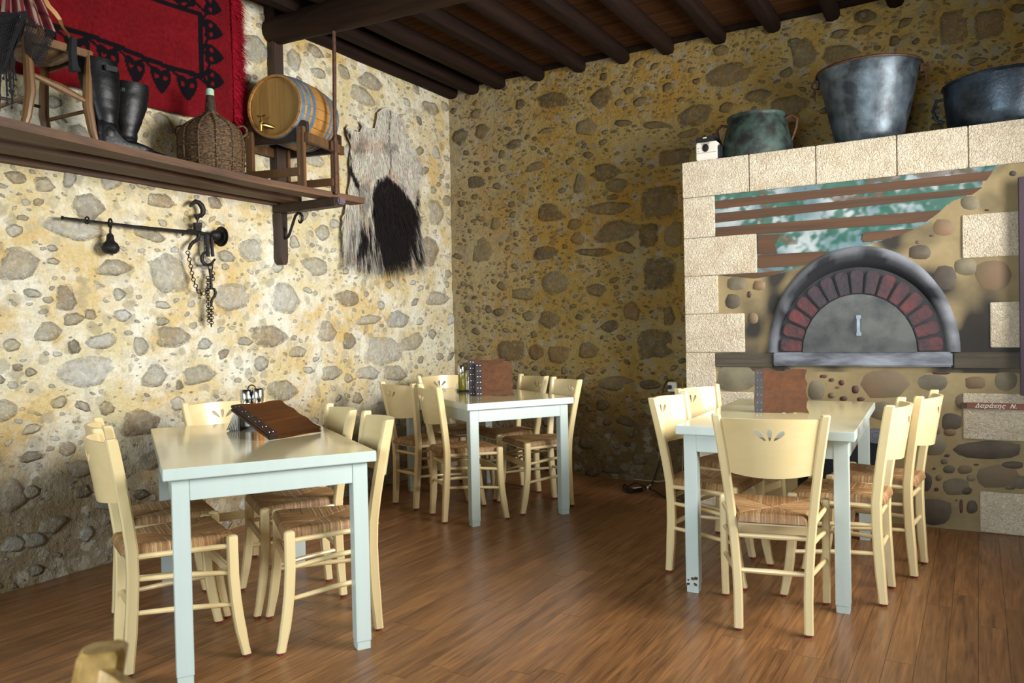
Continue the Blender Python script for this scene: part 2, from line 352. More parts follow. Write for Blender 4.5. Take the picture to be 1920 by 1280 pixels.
# ceiling: boards over joists
ce = MB().box((-.3, RY-.3, 3.42), (RX+.3, .4, 3.5)).build('ceiling', M['joist'], smooth=False); tag(ce, kind='structure')
y = .03; k = 0
while y > RY:
    bw = .186; y0 = max(y-bw, RY); MB().box((0, .002, 0), (RX, y-y0-.002, .03)).build('plank', M['ceil_board'], ce, (0, y0, RZ+.004*r2.random()), smooth=False, bevel=.003); y -= bw
def log(x0, y0, z0, y1, wdt, hgt, seed):
    rings = []; n = 10
    for i in range(15):
        t = i/14; y = y0+(y1-y0)*t; ring = []
        for k in range(n):
            a = 2*PI*k/n+PI/n; cx = math.cos(a); sz = math.sin(a)
            rr = 1+.1*nz(seed, t*6, k*.7); ring.append((x0+.012*nz(seed+5, t*3)+wdt/2*rr*math.copysign(abs(cx)**.6, cx), y, z0+hgt/2*rr*math.copysign(abs(sz)**.6, sz)))
        rings.append(ring)
    return MB().loft(rings)
for i, jx in enumerate([.045, .27, .535, .92, 1.30, 1.67, 2.035, 2.42, 2.80, 3.19, 3.58, 3.96, 4.34, 4.72]):
    log(jx, .03, 3.315, -4.6 if jx > .1 else -2.1, .115 if i < 3 else .1, .125, i*3.1).build('joist', M['joist'], ce, smooth=50)
MB().box((0, -.05, RZ-.035), (RX, .02, RZ)).build('wall_plate', M['joist'], ce, smooth=False, bevel=.004)
bmr = []
for i in range(26):
    t = i/25; X = -.02+t*(RX+.0); r = (.092+.03*min(1, X/1.6))*(1+.05*nz(t*9, 2)); zc = 3.215-.03*min(1, X/1.6)
    bmr.append([(X, -2.03+r*math.cos(a), zc+r*.95*math.sin(a)+.006*nz(X*2, a)) for a in [2*PI*k/16 for k in range(16)]])
bo = MB().loft(bmr).build('ceiling_beam', M['beam'], smooth=50); tag(bo, 'thick round dark timber beam crossing under the ceiling joists', 'beam')

# ------------------------------------------------------------------ rubble stones
def blob(seed, rect=False, n=11):
    r = random.Random(seed); m = MB(); out = []; n = 14; K = 4 if rect else r.choice((5, 5, 6, 7))
    ang = [2*PI*(k+r.uniform(-.28, .28))/K for k in range(K)] if not rect else [PI/4+PI/2*k+r.uniform(-.08, .08) for k in range(4)]
    C_ = [((1.12+r.uniform(-.28, .12))*math.cos(a)*(1.2 if rect else 1), (1.12+r.uniform(-.28, .12))*math.sin(a)*(1.2 if rect else 1)) for a in ang]
    for k in range(n):
        t = k/n*K; q = int(t); f = t-q; a, b = C_[q], C_[(q+1) % K]; x = a[0]+(b[0]-a[0])*f; y = a[1]+(b[1]-a[1])*f; l = math.hypot(x, y); w_ = 1-.12*max(0, l-.95)/.3+r.uniform(-.07, .07)
        out.append((x*w_, y*w_))
    vs = [(x*1.03, y*1.03, -.014) for x, y in out]+[(x*.92, y*.92, .003+r.uniform(0, .003)) for x, y in out]+[(x*.5, y*.5, .007+r.uniform(-.002, .005)) for x, y in out]+[(0, 0, .008)]
    fs = []
    for k in range(n):
        q = (k+1) % n; fs += [(k, q, n+q, n+k), (n+k, n+q, 2*n+q, 2*n+k), (2*n+k, 2*n+q, 3*n)]
    cs = [(1.0,)*3]*n+[(.85,)*3]*n+[(.4,)*3]*n+[(0.0,)*3]
    return vs, fs, cs
BL = [blob(i) for i in range(16)]+[blob(100+i, True) for i in range(4)]
BM = {}
def blobmesh(i, mat):
    k = (i, mat.name)
    if k not in BM:
        me = MB().add(*BL[i]).mesh('stone'); me.materials.append(mat); me.shade_smooth(); BM[k] = me
    return BM[k]
LWS = [(315,513,36,32),(213,503,33,17),(30,497,37,33),(137,430,57,20),(280,440,27,14),(180,695,62,28),(288,706,22,24),(373,703,32,17),(320,633,32,20),(507,628,33,21),(612,622,17,20),(440,557,35,24),(533,560,26,29),(123,560,20,24),(135,599,20,12),(88,623,25,20),(188,638,27,15),(262,647,14,17),(138,650,12,12,'d'),(110,753,15,12),(200,765,14,12,'n'),(303,603,13,8),(383,645,13,12),(460,640,14,9),(477,470,25,20),(533,730,27,20),(55,698,12,8),(22,647,15,12),(335,722,8,9,'d'),(305,572,15,7),(30,333,18,11),(83,347,19,14),(127,333,12,22),(163,390,30,26),(302,377,28,13,'n'),(480,90,24,27),(550,113,12,18),(590,97,14,12),(595,138,13,9),(693,153,23,17),(677,180,25,16),(806,201,15,13,'n'),(842,201,7,7,'d'),(56,856,25,9,'d'),(125,840,16,14,'n'),(59,922,15,12),(58,805,19,10),(156,922,18,12,'d'),(262,794,34,28,'n'),(717,655,34,26),(652,640,13,16,'d'),(20,930,28,30),(95,985,30,16),(60,1010,24,14),(280,860,22,20),(150,880,26,16),(590,300,20,14),(540,230,12,12),(600,190,18,14),(770,640,22,16),(818,560,22,13),(745,600,20,18),(560,660,16,12),(650,560,20,14),(690,600,22,10),(590,500,22,16),(520,230,12,10),(800,470,20,26),(815,400,14,24),(425,480,16,10),(60,550,16,8),(98,465,10,6),(100,490,12,7),(25,1020,22,18),(740,700,22,14),(690,700,20,14),(620,700,20,14),(470,745,18,12),(230,590,16,12),(170,590,12,10),(420,560,12,10)]
BWS = [(862,257,16,16,'d'),(904,246,13,16),(1039,188,31,13,'d'),(1128,185,19,18),(966,270,14,8),(1026,245,18,5),(975,196,10,10,'d'),(890,342,21,11,'d'),(1135,323,27,18),(1003,313,22,8),(1157,347,19,12),(1149,370,12,6,'d'),(1144,390,37,11),(1154,435,43,21),(1083,448,13,13,'n'),(1077,420,14,11),(1029,400,28,16),(1022,475,25,13,'d'),(904,470,22,22),(1112,472,33,8),(1173,465,18,12),(1042,531,24,21),(1118,544,16,10),(984,552,28,11),(1234,380,33,32,'r'),(1263,294,33,15,'R'),(1234,512,33,30,'r'),(1119,543,18,11),(1031,598,20,18),(991,592,11,9),(1185,585,15,20,'n'),(958,657,25,20,'r'),(1006,660,14,14,'n'),(1047,664,21,16,'R'),(1227,644,36,31,'r'),(1144,612,15,10),(1155,718,31,15),(1219,721,19,9,'d'),(1103,657,20,16),(937,584,11,8,'d'),(917,579,7,7,'d'),(1254,592,11,20),(1369,140,44,21),(1508,101,25,26),(1575,101,35,18),(1789,49,33,32,'R'),(1854,45,31,26,'R'),(1424,178,25,13),(1306,216,30,18),(1473,202,38,20),(1623,31,20,12,'d'),(1489,80,13,9,'d'),(1361,202,14,10),(1351,94,16,9),(1574,63,17,9),(1620,57,21,8),(1677,77,11,10,'d'),(1473,136,13,9),(1833,115,17,7),(1215,440,20,22,'r'),(1260,440,18,26,'r'),(1087,345,12,20),(940,290,8,8),(1200,190,12,8),(1168,230,18,6),(1230,235,22,7),(1100,240,20,18),(930,420,10,12),(960,760,20,14),(1130,760,14,10),(1175,790,18,10),(1100,830,16,12),(1150,880,22,8),(1200,860,16,12),(1240,830,14,16),(1250,800,14,14),(1110,905-20,14,10),(1150,950-80,10,8),(1290,250,20,8,'n')]
def rubble(wall, T, ax, spec, mats, n_part, n_fill, u0, u1, seed, ok=lambda u, v: True, sizes=(.022, .062), crowd=1.12):
    r = random.Random(seed); placed = []; sd, sb = (M['stone_dark_l'], M['stone_brown_l']) if ax == 0 else (M['stone_dark'], M['stone_brown']); matd = {'d': sd, 'n': sb}
    grid = {}
    def free(u, v, a):
        gu, gv = int(u/.2), int(v/.2)
        for i in range(gu-2, gu+3):
            for j in range(gv-2, gv+3):
                for (pu, pv, pa, pb) in grid.get((i, j), ()):
                    if ((u-pu)/(pa+a*crowd))**2+((v-pv)/(pb+a*crowd))**2 < 1: return False
        return True
    def put(u, v, a, b, rot, mat, bi):
        h = wallnz(u, v, seed)
        X, Y, Z = (Vector((0, 1, 0)), Vector((0, 0, 1)), Vector((1, 0, 0))) if ax == 0 else (Vector((1, 0, 0)), Vector((0, 0, 1)), Vector((0, -1, 0)))
        o = bpy.data.objects.new('stone', blobmesh(bi, mat)); COL.objects.link(o); o.parent = wall
        c, s = math.cos(rot), math.sin(rot); a1 = (X*c+Y*s)*a; b1 = (-X*s+Y*c)*b; zz = Z*(.6+min(a, b)*2); p = Vector(T(u, v, h))
        o.matrix_local = Matrix(((a1[0], b1[0], zz[0], p[0]), (a1[1], b1[1], zz[1], p[1]), (a1[2], b1[2], zz[2], p[2]), (0, 0, 0, 1)))
        grid.setdefault((int(u/.2), int(v/.2)), []).append((u, v, a, b))
    for s in spec:
        px, py, hw, hh = s[:4]; fl_ = s[4] if len(s) > 4 else ''
        p = at(px, py, ax, 0); pr = at(px+hw, py, ax, 0); pt = at(px, py-hh, ax, 0); u = p[1-ax]; v = p[2]
        if u < u0 or u > u1: continue
        put(u, v, abs(pr[1-ax]-u)*1.22, abs(pt[2]-v)*1.2, r.uniform(-.15, .15) if fl_ not in 'rR' or fl_ == '' else 0, matd.get(fl_, sb if fl_ == 'R' else mats[0]), (16+r.randrange(4)) if fl_ in ('r', 'R') else r.randrange(16))
    cnt = 0; tries = 0
    while cnt < n_part-len(spec) and tries < 40000:
        tries += 1; q = 1-min(1, cnt/(n_part*.8)); a = sizes[0]+(sizes[1]-sizes[0])*q*r.uniform(.6, 1); b = a*r.uniform(.45, .85); u = r.uniform(u0, u1); v = r.uniform(.03, 3.3)
        if not ok(u, v) or not free(u, v, a): continue
        put(u, v, a, b, r.uniform(-.5, .5), mats[0] if r.random() > .08 else (sd if r.random() < .5 else sb), r.randrange(16)); cnt += 1
    m = MB(); cnt = 0; tries = 0
    while cnt < n_fill and tries < 90000:
        tries += 1; a = r.uniform(.006, .019)*(1 if cnt > n_fill*.35 else 1.9); b = a*r.uniform(.25 if ax else .4, .75); u = r.uniform(u0, u1); v = r.uniform(.02, 3.33)
        if not ok(u, v) or not free(u, v, a*.55): continue
        grid.setdefault((int(u/.2), int(v/.2)), []).append((u, v, a, b))
        vs, fs, cs = BL[r.randrange(16)]; h = wallnz(u, v, seed)-.001; rot = r.uniform(-.6, .6); c, s = math.cos(rot), math.sin(rot)
        m.add([T(u+x*a*c-y*b*s, v+x*a*s+y*b*c, h+z*.5) for x, y, z in vs], fs, cs); cnt += 1
    o = m.build('small_stones', mats[1], wall, smooth=False, fix=False); o.data.shade_smooth(); o['kind'] = 'stuff'
rubble(wl, TL, 0, LWS, (M['stone_l'], M['stone_l2']), 300, 2400, -4.35, -.03, 3.3, sizes=(.03, .10))
def okb(u, v): return v > 2.15 or u < 2.35
rubble(wb, TB, 1, BWS, (M['stone_b'], M['stone_b2']), 300, 2800, .04, 4.35, 8.8, okb, (.02, .07))

# ------------------------------------------------------------------ masonry oven with its painted front
FY = -.601
PF = lambda px, py: (lambda p: (p[0], p[2]))(at(px, py, 1, FY))
C6 = lambda X, Y: PF(1260+X/2.909, 280+Y/2.909)
C7 = lambda X, Y: PF(1260+X/2.909, 640+Y/2.909)
CS = lambda X, Y: PF(1640+X/5.818, 800+Y/5.818)
ov = empty('masonry_oven', (3.4, -.3, 0), label='cream block oven front with painted arch, bricks and pergola against back wall', cat='oven')
def ovp(mb, name, mat, **k):
    o = mb.build(name, mat, ov, **k); o.location = (-3.4, .3, 0); return o
nx0, nx1, nz1 = 3.03, 3.52, .475
body = MB()
for a, b in (((2.322, -.58, 0), (nx0, .0, 2.29)), ((nx1, -.58, 0), (5.0, .0, 2.29)), ((nx0, -.58, nz1), (nx1, .0, 2.29)), ((nx0, -.12, 0), (nx1, .0, nz1))): body.box(a, b)
ovp(body, 'body', M['plaster'], smooth=False)
ZR = [2.302, 2.061, 1.790, 1.535, 1.281, 1.023, .767, .51, .235, 0.0]
def slabrect(x0, x1, z0, z1, th=.03, nm='stone_block', mat=None, jit=.002):
    g = .0022; m = MB(); j = lambda: rnd.uniform(-jit, jit)
    m.box((x0+g, FY+j()*.5, z0+g), (x1-g, FY+th, z1-g)); return ovp(m, nm, mat or M['slab'], bevel=.004)
xs = [2.318, 2.763, 3.169, 3.62, 3.984, 4.40, 4.82, 5.0]
for a, b in zip(xs, xs[1:]): slabrect(a, b, ZR[1], ZR[0])
for i, xr in enumerate([2.537, 2.804, 2.55, 2.72, 2.524, 2.77, 2.56, 2.75]): slabrect(2.32, xr, ZR[i+2], ZR[i+1])
for x0, x1, z0, z1 in [(3.947, 4.4, 1.553, 1.80), (4.078, 4.45, 1.045, 1.302), (3.94, 4.5, .525, .79), (4.02, 4.5, .002, .235)]: slabrect(x0, x1, z0, z1, jit=.0)
hill = [C6(*p) for p in [(200, 680), (260, 688), (400, 700), (460, 705), (600, 675), (740, 630), (900, 560), (1060, 525), (1200, 480), (1300, 440), (1380, 410), (1450, 350), (1520, 290), (1590, 262), (1640, 245), (1680, 210), (1700, 170), (1750, 115), (1800, 82), (1880, 74), (2200, 60)]]
def hillz(x):
    for (a, b), (c, d) in zip(hill, hill[1:]):
        if a <= x <= c: return b+(d-b)*(x-a)/(c-a)
    return hill[0][1] if x < hill[0][0] else hill[-1][1]
ACX, AZ0 = 3.398, 1.023
def mural_col(x, z):
    n1 = .5+.5*nz(x*5, z*5, 1); n2 = .5+.5*nz(x*18, z*22, 2)
    if z > hillz(x)+.004:
        leaf = nz(x*4+3, z*7, 5)+.5*nz(x*16, z*20, 6)
        c = mixc(lin((92, 116, 122)), lin((164, 172, 174)), sm(.3, .7, n1))
        g = mixc(lin((18, 66, 52)), lin((46, 100, 84)), n2)
        t = sm(-.25, .2, leaf+.5*nz(x*30, z*34, 12)+.14*(1-sm(2.5, 3.2, x)))
        c = mixc(c, g, t*.9)
        if nz(x*9+z*14, z*9, 8) > .32: c = mixc(c, lin((96, 74, 58)), .7)
        return c
    base = mixc(lin((158, 140, 102)), lin((130, 112, 80)), n1)
    rr = math.hypot((x-ACX)/.56, (z-AZ0)/.66)
    soot = 0.0
    if z > .9:
        cl = .5+.5*nz(x*6+2, z*6, 9)
        soot = (1-sm(1.0, 1.55, rr))*.75*sm(.3, .65, cl)+(1-sm(.0, .28, z-1.0))*.75*sm(.95, 1.1, rr)*(1-sm(1.3, 1.75, rr))
        soot = min(.94, soot+.35*sm(.55, .75, cl)+.85*(1-sm(.0, .3, abs(z-1.1)))*(1-sm(.05, .42, abs(x-4.0)))*sm(.2, .5, cl))
    else: soot = .18*sm(.5, .8, n1)
    c = mixc(base, lin((34, 34, 36)), soot)
    return c
def panel(x0, x1, z0, z1, st=.007):
    nx = int((x1-x0)/st); nzv = int((z1-z0)/st); vs = []; cs = []; fs = []
    for j in range(nzv+1):
        for i in range(nx+1):
            X = x0+(x1-x0)*i/nx; Z = z0+(z1-z0)*j/nzv; vs.append((X, FY+.01+.003*nz(X*6, Z*6, 4), Z)); cs.append(mural_col(X, Z))
    for j in range(nzv):
        for i in range(nx): a = j*(nx+1)+i; fs.append((a, a+1, a+nx+2, a+nx+1))
    m = MB(); m.add(vs, fs, cs); return m
pm = panel(2.33, 4.95, nz1+.08, 2.062); 
for a in (panel(2.33, nx0, .0, nz1+.08, .012), panel(nx1, 4.95, .0, nz1+.08, .012)): pm.add(a.v, a.f, a.c)
ovp(pm, 'mural_panel', M['paint'], smooth=60, fix=False)
def flat(poly, name, mat, th=.006, bev=.002, base=.012):
    return ovp(MB().prism(poly, 0, th, lambda x, y, z: (x, FY+base-z-.001, y)), name, mat, bevel=bev)
for P in [[(235, 280), (1752, 115), (1716, 168), (235, 325)], [(235, 348), (1695, 205), (1640, 244), (235, 400)], [(237, 425), (1470, 330), (1445, 352), (1385, 396), (461, 462), (237, 475)], [(1040, 460), (1060, 450), (1330, 430), (1230, 470), (1150, 492), (1045, 506), (1032, 490)], [(466, 575), (860, 553), (820, 580), (730, 630), (600, 640), (466, 646)], [(466, 466), (590, 462), (560, 520), (572, 566), (466, 573)], [(262, 686), (466, 673), (640, 655), (560, 684), (450, 704), (380, 698)]]:
    flat([C6(*p) for p in P], 'slat', M['slatpaint'], .005)
# painted boulders
PB = [(345, 200, 105, 68, 0), (785, 265, 44, 54, 0), (1160, 235, 125, 75, 1), (1420, 225, 75, 45, 0), (1655, 225, 55, 34, 1), (1820, 220, 60, 50, 0), (1150, 380, 70, 48, 0), (1525, 440, 55, 48, 2), (1600, 330, 60, 44, 1), (825, 190, 20, 9, 3), (870, 210, 14, 9, 3), (925, 225, 14, 14, 3), (1000, 262, 19, 22, 3), (935, 312, 19, 12, 3), (1030, 315, 20, 11, 3), (870, 295, 18, 14, 1), (905, 250, 12, 6, 1), (1468, 172, 50, 8, 3)]
PS = [(650, 190, 125, 118, 0), (1240, 252, 370, 95, 2), (790, 316, 30, 15, 3), (810, 465, 65, 45, 0), (985, 470, 78, 48, 1), (1110, 415, 28, 10, 3), (1340, 545, 220, 125, 1), (1590, 610, 80, 70, 0), (880, 655, 140, 90, 0), (560, 610, 60, 95, 2), (650, 458, 14, 12, 3), (672, 686, 25, 20, 3), (640, 925, 190, 138, 2), (945, 870, 20, 76, 3), (640, 40, 80, 50, 0), (820, 60, 70, 45, 1), (1000, 700, 60, 40, 2), (1050, 560, 50, 36, 0), (1060, 880, 60, 70, 2), (1480, 660, 60, 30, 0), (700, 560, 34, 30, 1), (760, 380, 40, 30, 0), (890, 805, 12, 9, 3), (1500, 420, 120, 40, 2)]
PH = [(1625, 292, 52, 38, 0), (1480, 425, 58, 46, 1), (1755, 680, 95, 80, 1), (1490, 700, 60, 62, 2), (472, 742, 34, 28, 1), (420, 790, 10, 18, 3), (1340, 505, 9, 9, 2), (1415, 470, 12, 6, 3), (1720, 330, 12, 5, 3), (350, 730, 50, 36, 0), (1860, 130, 18, 14, 2), (330, 830, 40, 40, 2), (440, 920, 26, 30, 1), (1600, 640, 60, 44, 0), (1350, 560, 60, 40, 2)]
bc = [noisy('boulder_grey', (124, 114, 90), (92, 84, 68), 6, .7, .2), noisy('boulder_rust', (128, 98, 72), (108, 94, 72), 5, .7, .2), noisy('boulder_dark', (92, 80, 64), (64, 56, 48), 6, .7, .2), noisy('chip_dark', (92, 62, 50), (64, 44, 42), 9, .7, .2)]
k = 0
for lst, F_ in ((PB, C7), (PS, CS), (PH, C6)):
    for X, Y, a, b, ci in lst:
        a *= 1.13; b *= 1.13; k += 1; r = random.Random(k*5); rot = -.35 if (a, b) == (20, 76) else 0; n = 12; pts = []
        for q in range(n):
            t = 2*PI*q/n; rr = 1+r.uniform(-.1, .06); ct, st_ = math.cos(t), math.sin(t)
            ex = math.copysign(abs(ct)**.8, ct)*a*rr; ey = math.copysign(abs(st_)**.8, st_)*b*rr
            pts.append(F_(X+ex*math.cos(rot)-ey*math.sin(rot), Y+ex*math.sin(-rot)*-1+ey*math.cos(rot)))
        cx = sum(p[0] for p in pts)/n; cz = sum(p[1] for p in pts)/n
        if nx0-.02 < cx < nx1+.02 and cz < nz1+.08: continue
        m = MB(); vs = [(p[0], FY+.013, p[1]) for p in pts]+[(cx+(p[0]-cx)*.85, FY+.0065, cz+(p[1]-cz)*.85) for p in pts]+[(cx, FY+.004, cz)]
        m.add(vs, [(i, (i+1) % n, (i+1) % n+n, i+n) for i in range(n)]+[(n+i, n+(i+1) % n, 2*n) for i in range(n)])
        ovp(m, 'boulder', bc[ci], smooth=60)
# arch rim
def ell(t, rx, rz): return (ACX+rx*math.cos(t), AZ0+rz*math.sin(t))
m = MB(); N = 60; rings = []; cs = []
prof = [(0, .0), (.04, .014), (.2, .03), (.45, .036), (.7, .03), (.88, .018), (1, .002)]
for i in range(N+1):
    t = PI*i/N; ring = []
    for q, h in prof:
        ox, oz = ell(t, .537+.006*nz(i*.2, 3), .642); ix, iz = ell(t, .462, .505)
        ring.append((ox+(ix-ox)*q, FY+.01-h, oz+(iz-oz)*q))
        X, Z = ring[-1][0], ring[-1][2]; top = math.sin(t)
        so = sm(-.1, .6, q)*sm(.1, .8, top)*.98+.5*sm(.5, .7, .5+.5*nz(X*7, Z*7, 3))+.3*sm(.6, 1, q)
        so += .55*(1-sm(.1, .5, top))*(1 if math.cos(t) < 0 else 1)*sm(.5, .75, .5+.5*nz(X*4, Z*5, 7))
        cs.append(mixc(lin((132, 134, 140)), lin((26, 26, 30)), max(0, min(1, so))))
    rings.append(ring)
m.loft(rings, True, False); m.c = cs
ovp(m, 'arch_rim', M['paint'], smooth=60)
m = MB(); m.prism([ell(PI*i/40, .47, .515) for i in range(41)], 0, .012, lambda x, y, z: (x, FY+.012-z, y)); ovp(m, 'arch_backing', noisy('soot_black', (40, 38, 40), (24, 23, 26), 8, .6, .2))
NB = 15
for i in range(NB):
    t0 = PI*(i+.09)/NB; t1 = PI*(i+.91)/NB; tm = (t0+t1)/2; poly = []
    for s in (0, .25, .5, .75, 1): poly.append(ell(t0+(t1-t0)*s, .325, .357))
    for s, q in ((1, .82), (.93, .95), (.75, 1), (.5, 1.01), (.25, 1), (.07, .95), (0, .82)):
        a = ell(t0+(t1-t0)*s, .325, .357); b = ell(t0+(t1-t0)*s, .452, .495); poly.append((a[0]+(b[0]-a[0])*q, a[1]+(b[1]-a[1])*q))
    ovp(MB().prism(poly, 0, .022, lambda x, y, z: (x, FY-z, y)), 'brick', M['brick'] if (i < 6 or i > 10) else M['brickdark'], bevel=.006, smooth=50)
dr = ovp(MB().prism([ell(PI*i/40, .318, .35) for i in range(41)], 0, .02, lambda x, y, z: (x, FY-z, y)), 'oven_door', M['ovendoor'], bevel=.003)
h = MB(); hx, hz = 3.405, 1.185
h.box((hx-.014, FY-.03, hz+.04), (hx+.014, FY-.02, hz+.062)).box((hx-.014, FY-.03, hz-.062), (hx+.014, FY-.02, hz-.04)).box((hx-.009, FY-.045, hz-.034), (hx+.009, FY-.035, hz+.034)).box((hx-.009, FY-.045, hz+.03), (hx+.009, FY-.02, hz+.042)).box((hx-.009, FY-.045, hz-.042), (hx+.009, FY-.02, hz-.03))
h.build('handle', noisy('dull_steel', (128, 136, 140), (100, 108, 114), 20, .4, 0, metal=.5), dr, bevel=.002)
si = MB(); si.box((2.898, FY-.022, .938), (3.895, FY+.02, 1.024)); ovp(si, 'sill', M['sill'], bevel=.008)
for a, b in ((2.524, 2.893), (3.90, 4.95)): MB_ = MB().box((a, FY-.002, .93), (b, FY+.02, 1.02)); ovp(MB_, 'ledge', M['ledge'], bevel=.004)
lt = MB().box((nx0-.02, FY+.002, nz1), (nx1+.03, FY+.03, nz1+.085)); ovp(lt, 'lintel', M['sill'], bevel=.003)
rg = MB()
for r in (.022, .034, .046): rg.torus((3.49, FY+.002, nz1+.045), r, .0016, (0, 1, 0), 20, 5)
rg.build('scroll_ornament', noisy('ornament_grey', (110, 110, 130), (80, 80, 100)), ov).location = (-3.4, .3, 0)
fb = MB().box((nx0, -.125, 0), (nx1, -.12, nz1)).box((nx0, FY+.02, 0), (nx0+.004, -.12, nz1)).box((nx1-.004, FY+.02, 0), (nx1, -.12, nz1)); ovp(fb, 'recess_shade_sheets', M['black'], smooth=False)  # black sheets stand in for the shade inside the wood recess
# name sign
sg = empty('name_sign', (4.1, FY-.012, .72), label='narrow reddish wooden strip with white handwritten Greek lettering on a pale block', cat='sign')
MB().box((-.14, -.006, -.0165), (.32, .006, .0165)).build('board', M['signwood'], sg, bevel=.002)
MB().box((-.168, -.004, -.017), (-.141, .006, .0155)).build('board_end', M['slatpaint'], sg, bevel=.002)
tc = bpy.data.curves.new('lettering', 'FONT'); tc.body = '\u0394\u03b1\u03c1\u03ac\u03ba\u03b7\u03c2  \u039d.'; tc.size = .031; tc.extrude = .0006; tc.shear = .35; tc.offset = .0006; tc.space_character = 1.12
to = bpy.data.objects.new('lettering', tc); COL.objects.link(to); to.parent = sg; to.location = (-.098, -.0068, -.0095); to.rotation_euler = (PI/2, 0, 0)
to.data.materials.append(M['white']); bpy.context.view_layer.update(); dg = bpy.context.evaluated_depsgraph_get(); tm = bpy.data.meshes.new_from_object(to.evaluated_get(dg)); tl = bpy.data.objects.new('sign_text', tm); COL.objects.link(tl); tl.parent = sg; tl.location = to.location; tl.rotation_euler = to.rotation_euler; bpy.data.objects.remove(to); tl.name = 'lettering'
sh = MB().box((0, 0, 0), (.55, .035, 1.19)).build('wooden_shutter', M['purple'], bevel=.004); sh.location = (4.217, FY-.06, .785)
tag(sh, 'dark purple wooden board standing at the right edge against the oven', 'shutter')

# ------------------------------------------------------------------ pots and device on the oven
OT = 2.302
def pot(name, loc, prof, mat, label, wob=.02, n=40, squash=1.0, seed=0, tilt=None):
    r = empty(name, loc, label=label, cat='pot'); m = MB(); rings = []
    for rad, z in prof:
        rings.append([(rad*(1+wob*nz(math.cos(2*PI*k/n)*2, math.sin(2*PI*k/n)*2, z*6+seed))*math.cos(2*PI*k/n), rad*squash*(1+wob*nz(math.cos(2*PI*k/n)*2, math.sin(2*PI*k/n)*2, z*6+seed))*math.sin(2*PI*k/n), z+(.006*nz(k*.6, z*9, seed) if z > .1 else 0)) for k in range(n)])
    m.loft(rings); m.build('body', mat, r, smooth=50); return r
def wallprof(outer, th=.004):
    return outer+[(r-th, z) for r, z in reversed(outer)][:-1]+[(outer[0][0]-th, outer[0][1]+th)]
bk = pot('copper_cauldron', (3.445, -.33, OT), wallprof([(.165, 0), (.185, .012), (.20, .06), (.235, .2), (.27, .36), (.292, .465), (.306, .475), (.30, .485)]), M['copper'], 'large blue-grey flared metal cauldron on the oven ledge', .02, seed=2)
MB().torus((0, 0, .478), .303, .008, (0, 0, 1), 40, 6).build('rim', M['rust'], bk)
for sx in (-1, 1):
    hd = MB(); hd.torus((sx*.315, 0, .44), .022, .006, (0, 1, 0), 12, 6).tube([(sx*.318, 0, .42), (sx*.322, .0, .37), (sx*.316, 0, .34)], [.006, .006, .003]); hd.box((sx*.30-.008, -.02, .415), (sx*.30+.008, .02, .465)); hd.build('ring_handle', M['rust'], bk)
gp = pot('verdigris_pot', (2.762, -.38, OT), wallprof([(.225, 0), (.232, .03), (.225, .1), (.20, .2), (.182, .262), (.19, .27), (.19, .285)]), M['verdigris'], 'squat green-crusted copper pot with two handles on the oven ledge', .05, seed=5)
for sx in (-1, 1): MB().tube([(sx*.19, 0, .25), (sx*.23, 0, .262), (sx*.262, 0, .235), (sx*.255, 0, .18), (sx*.225, 0, .10)], .009).build('handle', M['rust'], gp)
bp = pot('black_pot', (4.17, -.33, OT), wallprof([(.27, 0), (.29, .015), (.3, .08), (.31, .2), (.312, .27), (.325, .278), (.322, .288)]), M['blackpot'], 'wide dark steel-blue pot at the right end of the oven ledge', .015, seed=8)
MB().tube([(-.3, 0, .23), (-.35, 0, .225), (-.37, 0, .17), (-.35, 0, .11), (-.31, 0, .09)], .01).build('handle', M['blackpot'], bp)
dv = empty('countertop_device', (2.485, -.53, OT), rz=0, label='small cream and black box device with a round dial on the oven corner', cat='device')
dv.scale = (1, 1, 1.27)
MB().box((-.07, -.065, 0), (.07, .02, .093)).build('front_panel', M['white'], dv, bevel=.006)
MB().box((-.07, -.065, .0935), (.055, .06, .122)).box((-.068, .021, 0), (.068, .06, .093)).build('black_housing', M['black'], dv, bevel=.005)
MB().box((.071, -.05, 0), (.10, .06, .075)).build('side_cover', M['black'], dv, bevel=.01)
MB().lathe([(.021, 0), (.021, .004), (.016, .006)], 24, (-.003, -.065, .062), Matrix.Rotation(PI/2, 3, 'X')).build('dial', M['iron'], dv)
b3 = MB()
for i in range(3): b3.torus((-.024+.02*i, -.066, .086), .0062, .0012, (0, 1, 0), 14, 5)
b3.build('button_ring', M['crate'], dv)
b3 = MB()
for z in (.047, .063): b3.lathe([(.0024, 0), (.002, .002)], 10, (-.052, -.065, z), Matrix.Rotation(PI/2, 3, 'X'))
b3.build('indicator', M['black'], dv)
MB().box((-.07, -.0662, .0365), (.07, -.0652, .038)).build('seam', M['iron'], dv, smooth=False)
MB().box((-.02, -.0665, .112), (.005, -.0655, .117)).build('badge', M['white'], dv, smooth=False)

